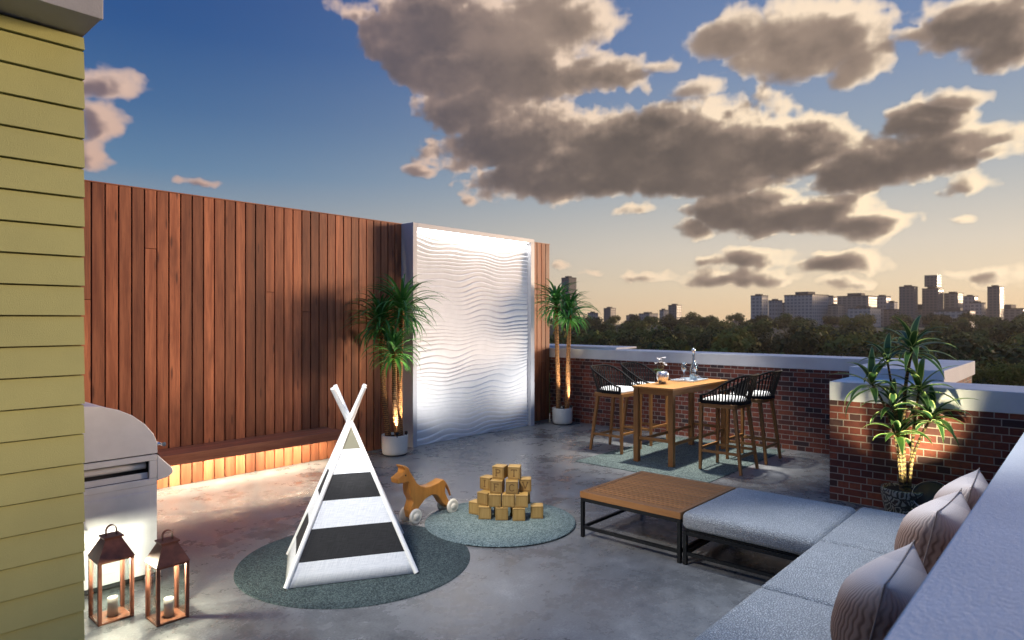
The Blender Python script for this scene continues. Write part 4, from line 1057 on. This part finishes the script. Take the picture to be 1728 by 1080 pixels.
# ================================================================ DRACAENA
m, t, b = newmat('patterned_pot_glaze'); v = objv(t)
w = vmth(t, 'ADD', v, vmth(t, 'MULTIPLY', vmth(t, 'SUBTRACT', noise(t, v, 16, 2, .5, 1), (.5, .5, .5)).outputs[0], (.05, .05, .05)).outputs[0]).outputs[0]
e1 = nd(t, 'ShaderNodeTexVoronoi', {'Vector': w, 'Scale': 13.0}, feature='DISTANCE_TO_EDGE').outputs['Distance']
band = mth(t, 'MULTIPLY', smooth(t, e1, .06, .11), smooth(t, e1, .24, .18))
lk(t, mixc(t, band, (.075, .066, .042), (.42, .40, .30)), b.inputs['Base Color']); b.inputs['Roughness'].default_value = .5
bump(t, b, band, .006)
DP = (7.14, 1.385, .001)
dr = empty('potted_dracaena', DP, 0, 'bushy striped-leaf dracaena in a patterned dark pot before the brick parapet', 'potted plant')
pot = MB().lathe([(0, 0), (.135, 0), (.15, .01), (.178, .12), (.195, .22), (.20, .285), (.196, .30), (.186, .30), (.182, .27), (0, .26)], 48).build('pot', m, dr)
MB().lathe([(.182, .272), (.1, .28), (0, .284)], 32).build('soil', SOIL, pot)
rr = random.Random(21)
def dstem(name, pts, rad, heads):
    P = [Vector(p) - Vector(DP) for p in pts]; n = 30; Q = []
    for i in range(n + 1):      # Catmull-Rom through the points
        s = i / n * (len(P) - 1); k = min(int(s), len(P) - 2); f = s - k
        p0_, p1_, p2_, p3_ = P[max(k - 1, 0)], P[k], P[k + 1], P[min(k + 2, len(P) - 1)]
        Q.append(.5 * ((2 * p1_) + (p2_ - p0_) * f + (2 * p0_ - 5 * p1_ + 4 * p2_ - p3_) * f * f + (3 * p1_ - p0_ - 3 * p2_ + p3_) * f ** 3))
    so = MB().tube(Q, [rad * (1.15 - .4 * i / n) * (1 + (.06 if i % 2 else -.05)) for i in range(n + 1)], 9, rnd=.5).build('stem', STEM, dr)
    nl, L, tilt = heads; top = Q[-1]; d = (Q[-1] - Q[-4]).normalized(); mb = MB(); o = Vector(DP)
    for i in range(nl):
        f = i / nl; azm = i * 2.39996 + rr.uniform(-.25, .25)
        elev = R(78) - f * R(88) + rr.uniform(-.12, .12)
        dirv = Vector((math.cos(azm), math.sin(azm), 0)); lean = dirv.dot(Vector((d.x, d.y, 0)))
        def lim(p):
            if p.x + o.x > 7.395 and p.z + o.z < 1.25: p.x = 7.395 - o.x
        blade(mb, top + Vector((0, 0, .03 - .10 * f)) + dirv * .01, azm, elev - lean * tilt, L * rr.uniform(.8, 1.12), .068 * rr.uniform(.85, 1.15), rr.uniform(.9, 1.5), 8, .2, lim)
    mb.build('leaf_rosette', DRAC, so, fix=False)
dstem('a', [(7.16, 1.39, .27), (7.17, 1.40, .7), (7.18, 1.39, 1.2), (7.20, 1.335, 1.63)], .019, (22, .40, .3))
dstem('b', [(7.12, 1.41, .27), (7.10, 1.44, .7), (7.02, 1.53, 1.08), (6.935, 1.62, 1.30)], .013, (15, .36, .5))
dstem('c', [(7.17, 1.36, .27), (7.20, 1.33, .7), (7.22, 1.31, 1.0), (7.235, 1.28, 1.24)], .013, (15, .37, .4))
dstem('d', [(7.16, 1.35, .27), (7.18, 1.33, .55), (7.24, 1.27, .78), (7.31, 1.19, .98)], .014, (17, .40, .5))
dstem('e', [(7.11, 1.40, .27), (7.10, 1.42, .5), (7.10, 1.43, .68), (7.09, 1.43, .84)], .014, (14, .33, .3))
dstem('f', [(7.10, 1.39, .27), (7.09, 1.41, .6), (7.07, 1.44, .9), (7.05, 1.465, 1.10)], .012, (12, .32, .4))
dstem('g', [(7.15, 1.41, .27), (7.14, 1.43, .8), (7.09, 1.48, 1.25), (7.035, 1.51, 1.52)], .012, (12, .30, .4))
# round floor uplight behind the pot
ul = empty('floor_uplight', (7.05, 1.15, 0), 0, 'round black disc uplight leaning behind the dracaena pot', 'spotlight')
d = (Vector((7.17, 1.38, 1.0)) - Vector((7.08, 1.08, .24))).normalized(); M_ = d.to_track_quat('Z', 'Y').to_matrix()
dd = Vector((-.62, .05, .62)).normalized(); M2 = dd.to_track_quat('Z', 'Y').to_matrix()
MB().lathe([(0, 0), (.145, 0), (.15, .006), (.15, .03), (.143, .034), (.138, .026), (0, .02)], 44, (.0, 0, .275), M2).build('lamp_disc', BLACK, ul)
MB().lathe([(.1505, .004), (.1545, .008), (.1545, .028), (.1505, .032)], 44, (0, 0, .275), M2).build('rim', WHITE_PAINT, ul)
MB().lathe([(0, .021), (.132, .027), (.132, .0275), (0, .0225)], 40, (.0, 0, .275), M2).build('disc_face', simple('black_disc_face', (.012, .012, .013), .7), ul)
MB().tube([(.05, 0, 0), (.05, 0, .22)], .012, 10).lathe([(0, 0), (.08, 0), (.08, .015), (0, .018)], 24, (.05, 0, 0)).build('stand', BLACK, ul)
spot('dracaena_beam', (6.82, 1.13, .30), (7.20, 1.42, .95), 150, 84, .7, (1, .88, .55), .04)

# ================================================================ CITY
def facade(name, c, win, pw, phh, lit=.0):
    m, t, b = newmat(name); v = uvv(t); s_ = nd(t, 'ShaderNodeSeparateXYZ', {0: v})
    fu = mth(t, 'FRACT', mth(t, 'DIVIDE', s_.outputs[0], pw)); fv = mth(t, 'FRACT', mth(t, 'DIVIDE', s_.outputs[1], phh))
    wm = mth(t, 'MULTIPLY', mth(t, 'GREATER_THAN', fu, .38), mth(t, 'GREATER_THAN', fv, .42))
    n = noise(t, v, .08, 3)
    col_ = mixc(t, n, tuple(x * .8 for x in c), c)
    lk(t, mixc(t, wm, col_, win), b.inputs['Base Color']); lk(t, smooth(t, wm, 0, 1, .85, .3), b.inputs['Roughness'])
    return m
FAC = [facade('dark_glass_facade', (.24, .215, .195), (.10, .10, .105), 5, 4), facade('pale_concrete_facade', (.62, .57, .51), (.27, .25, .235), 6, 5),
       facade('brown_facade', (.42, .345, .28), (.19, .16, .14), 7, 4), facade('grey_facade', (.46, .43, .40), (.21, .20, .19), 5, 6)]
ROOFM = simple('flat_roof', (.10, .095, .09), .9, sc=.1)
FW = Vector((fx, fy, 0)); RT = Vector((fy, -fx, 0))
def tower(px0, px1, py, dist, style, label, rot=18, cat='tower', crown=None, cat_group='high-rise buildings on the skyline', depth=1.0):
    f_ = 1104.0
    W = (px1 - px0) * 1.14 / f_ * dist; cx_ = ((px0 + px1) / 2 - 864) / f_ * dist; zt = 1.9 + (540 - py) / f_ * dist
    a = R(rot); w = W / (math.cos(a) + depth * abs(math.sin(a)))
    base = FW * dist + RT * cx_; zb = ground_z(dist) - 3
    t = empty('tower_block', (base.x, base.y, zb), YAW - R(90) + a, label, cat, cat_group)
    H = zt - zb; dw = w * depth
    MB().box(-w / 2, w / 2, -dw / 2, dw / 2, 0, H).build('facade', FAC[style], t)
    MB().box(-w * .51, w * .51, -dw * .51, dw * .51, H + .02, H + 1.2).box(-w * .25, w * .2, -dw * .2, dw * .25, H + 1.22, H + 1.2 + max(2.0, w * .10)).build('roof', ROOFM, t)
    if crown:
        cw, ch = crown
        MB().box(-w * cw / 2, w * cw / 2, -dw * cw / 2, dw * cw / 2, H + 1.25 + max(2.0, w * .10), H + 1.25 + ch).build('crown_storeys', FAC[style], t)
T_ = [(949, 971, 470, 900, 0, 'dark high-rise tower just right of the timber wall, behind the right palm'),
 (993, 1008, 529, 1100, 3, 'low grey block at the left end of the skyline'), (1020, 1038, 521, 1100, 0, 'dark square block, second from the left end of the skyline'),
 (1058, 1074, 533, 1150, 2, 'very low brown block left of centre on the skyline'), (1080, 1108, 530, 1150, 3, 'wide low grey block left of the two slim towers'),
 (1114, 1126, 524, 1100, 3, 'slim low tower left of the dark taller one near the tree mound'), (1129, 1149, 516, 1050, 0, 'dark square tower above the tree mound in the left skyline'),
 (1236, 1251, 542, 1000, 2, 'tiny roof peeping over the trees in the skyline gap'), (1269, 1294, 500, 950, 1, 'pale tower standing at the left edge of the main skyline cluster'),
 (1299, 1318, 508, 1000, 3, 'slim grey tower second from left in the main cluster'), (1316, 1331, 514, 1050, 2, 'short brown tower wedged left of the broad pale block'),
 (1330, 1391, 499, 1000, 1, 'broad pale slab block with a rooftop box'), (1394, 1411, 502, 1050, 3, 'slim grey tower right of the broad pale block'),
 (1400, 1421, 516, 980, 2, 'short brown block in front of the slim grey tower'), (1417, 1476, 501, 1020, 2, 'broad brown slab block in mid skyline'),
 (1436, 1481, 521, 900, 1, 'low pale block in front of the broad brown slab'), (1478, 1501, 501, 1050, 3, 'grey tower behind the top leaves of the dracaena'),
 (1499, 1513, 511, 1050, 1, 'short pale tower left of the dark tall tower'), (1519, 1547, 485, 950, 0, 'dark tall tower left of the tallest stepped one'),
 (1596, 1622, 496, 960, 2, 'brown tower right of the tallest stepped one'), (1627, 1648, 501, 1020, 3, 'grey tower with flat roof in the right part of the skyline'),
 (1640, 1660, 512, 960, 1, 'short pale tower at the foot of the flat grey one'), (1580, 1642, 526, 880, 1, 'low white block spread below the right-hand towers'),
 (1669, 1691, 485, 950, 0, 'dark slender tower standing alone at the far right'), (1655, 1735, 522, 1000, 2, 'long low brown block at the right edge of the picture'),
 (1505, 1600, 523, 1000, 2, 'long low brown block at the foot of the tallest tower')]
for k, (a_0, a_1, py, ds, stl, lab) in enumerate(T_):
    tower(a_0, a_1, py, ds, stl, lab, (40, 32, 46, 36)[k % 4])
tower(1559, 1589, 488, 960, 0, 'tallest tower of the skyline, with a narrower stepped top', 40, crown=(.78, 19))

# ================================================================ TREES
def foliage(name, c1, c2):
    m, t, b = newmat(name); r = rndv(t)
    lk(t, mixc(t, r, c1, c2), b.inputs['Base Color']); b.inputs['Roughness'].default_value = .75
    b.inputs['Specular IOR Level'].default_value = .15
    return m
FOL = [foliage('olive_foliage', (.045, .068, .010), (.145, .17, .026)), foliage('dark_foliage', (.016, .026, .006), (.055, .065, .012)), foliage('yellow_foliage', (.10, .095, .012), (.24, .205, .028))]
BARK = simple('bark', (.06, .045, .03), .9, var=.3)
def crown_arrays(seed, n, size):
    g = np.random.default_rng(seed)
    lobes = g.normal(size=(11, 3)); lobes /= np.linalg.norm(lobes, axis=1)[:, None]; lobes *= np.array([.62, .62, .42]) ; lobes[:, 2] = np.abs(lobes[:, 2]) * .9 - .05
    lr = g.uniform(.34, .52, 11)
    pick = g.integers(0, 11, n); d = g.normal(size=(n, 3)); d /= np.linalg.norm(d, axis=1)[:, None]
    c = lobes[pick] + d * lr[pick][:, None] * g.uniform(.72, 1.03, n)[:, None]
    nr = d + g.normal(size=(n, 3)) * .24; nr /= np.linalg.norm(nr, axis=1)[:, None]
    a = np.cross(nr, g.normal(size=(n, 3))); a /= np.linalg.norm(a, axis=1)[:, None]; b = np.cross(nr, a)
    s = size * g.uniform(.6, 1.3, n)[:, None]
    q = np.stack([c - a * s, c - b * s * .7, c + a * s, c + b * s * .7], 1)
    return q, np.clip(d[:, 2] * .35 + .4 + g.normal(size=n) * .22, 0, 1)  # upward-facing leaves paler: light from above painted into the tone, plus random
def quads_mesh(name, Q, rnd, mat):
    n = len(Q); me = bpy.data.meshes.new(name)
    me.vertices.add(n * 4); me.vertices.foreach_set('co', Q.reshape(-1).astype(np.float32))
    me.loops.add(n * 4); me.loops.foreach_set('vertex_index', np.arange(n * 4, dtype=np.int32))
    me.polygons.add(n); me.polygons.foreach_set('loop_start', np.arange(0, n * 4, 4, dtype=np.int32)); me.polygons.foreach_set('loop_total', np.full(n, 4, dtype=np.int32))
    at = me.attributes.new('rnd', 'FLOAT', 'FACE'); at.data.foreach_set('value', rnd.astype(np.float32))
    me.materials.append(mat); me.update(); me.validate()
    return me
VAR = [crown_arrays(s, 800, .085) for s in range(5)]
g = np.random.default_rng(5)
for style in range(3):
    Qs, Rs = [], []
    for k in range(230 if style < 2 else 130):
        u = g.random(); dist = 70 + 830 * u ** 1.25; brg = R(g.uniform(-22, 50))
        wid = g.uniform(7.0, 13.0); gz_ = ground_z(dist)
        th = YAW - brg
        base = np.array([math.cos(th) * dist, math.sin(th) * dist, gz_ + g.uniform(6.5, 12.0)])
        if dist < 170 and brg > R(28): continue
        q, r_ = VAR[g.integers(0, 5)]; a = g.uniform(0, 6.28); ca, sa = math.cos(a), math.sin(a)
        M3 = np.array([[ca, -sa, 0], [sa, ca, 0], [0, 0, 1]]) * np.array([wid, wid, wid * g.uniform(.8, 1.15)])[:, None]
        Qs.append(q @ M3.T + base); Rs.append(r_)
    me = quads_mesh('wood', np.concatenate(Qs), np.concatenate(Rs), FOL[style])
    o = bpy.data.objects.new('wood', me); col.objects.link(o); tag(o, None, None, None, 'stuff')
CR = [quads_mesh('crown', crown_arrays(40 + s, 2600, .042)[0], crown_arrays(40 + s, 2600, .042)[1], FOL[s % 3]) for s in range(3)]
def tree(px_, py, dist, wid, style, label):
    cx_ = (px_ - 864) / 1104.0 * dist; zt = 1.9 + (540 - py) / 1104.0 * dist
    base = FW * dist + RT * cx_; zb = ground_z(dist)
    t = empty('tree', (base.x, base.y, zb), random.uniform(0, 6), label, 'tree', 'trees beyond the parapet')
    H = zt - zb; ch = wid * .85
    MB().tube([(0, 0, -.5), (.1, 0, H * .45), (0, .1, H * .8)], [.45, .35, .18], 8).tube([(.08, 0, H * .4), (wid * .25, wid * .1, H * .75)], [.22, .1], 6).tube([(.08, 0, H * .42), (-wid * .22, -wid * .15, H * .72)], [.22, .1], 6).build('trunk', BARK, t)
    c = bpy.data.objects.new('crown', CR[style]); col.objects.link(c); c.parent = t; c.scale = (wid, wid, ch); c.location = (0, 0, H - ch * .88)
for a in ((1640, 628, 105, 5.4, 1, 'dark rounded tree just right of the coping corner'), (1668, 606, 118, 5.0, 2, 'yellow-topped tree in the gap between coping corner and right edge'),
          (1722, 592, 112, 6.2, 2, 'large yellow-green tree at the right edge of the picture'), (1700, 640, 95, 5.0, 0, 'low olive tree just above the right-hand coping'),
          (1600, 592, 150, 6.5, 1, 'dark broad tree behind the right half of the dracaena'), (1560, 604, 165, 5.5, 0, 'olive tree behind the dracaena leaves'),
          (1470, 596, 160, 6.0, 0, 'olive tree left of the dracaena, above the long coping')):
    tree(*a)

# ================================================================ AIR
hz = bpy.data.materials.new('evening_air'); hz.use_nodes = True; t = hz.node_tree
for n in list(t.nodes): t.nodes.remove(n)
pv = nd(t, 'ShaderNodeVolumePrincipled', {'Color': (.95, .86, .76, 1), 'Density': .000085, 'Anisotropy': .35})
mo = t.nodes.new('ShaderNodeOutputMaterial'); t.links.new(pv.outputs[0], mo.inputs['Volume'])
tag(MB().box(-1500, 1500, -1500, 1500, -28.5, 90).build('haze', hz), kind='stuff')
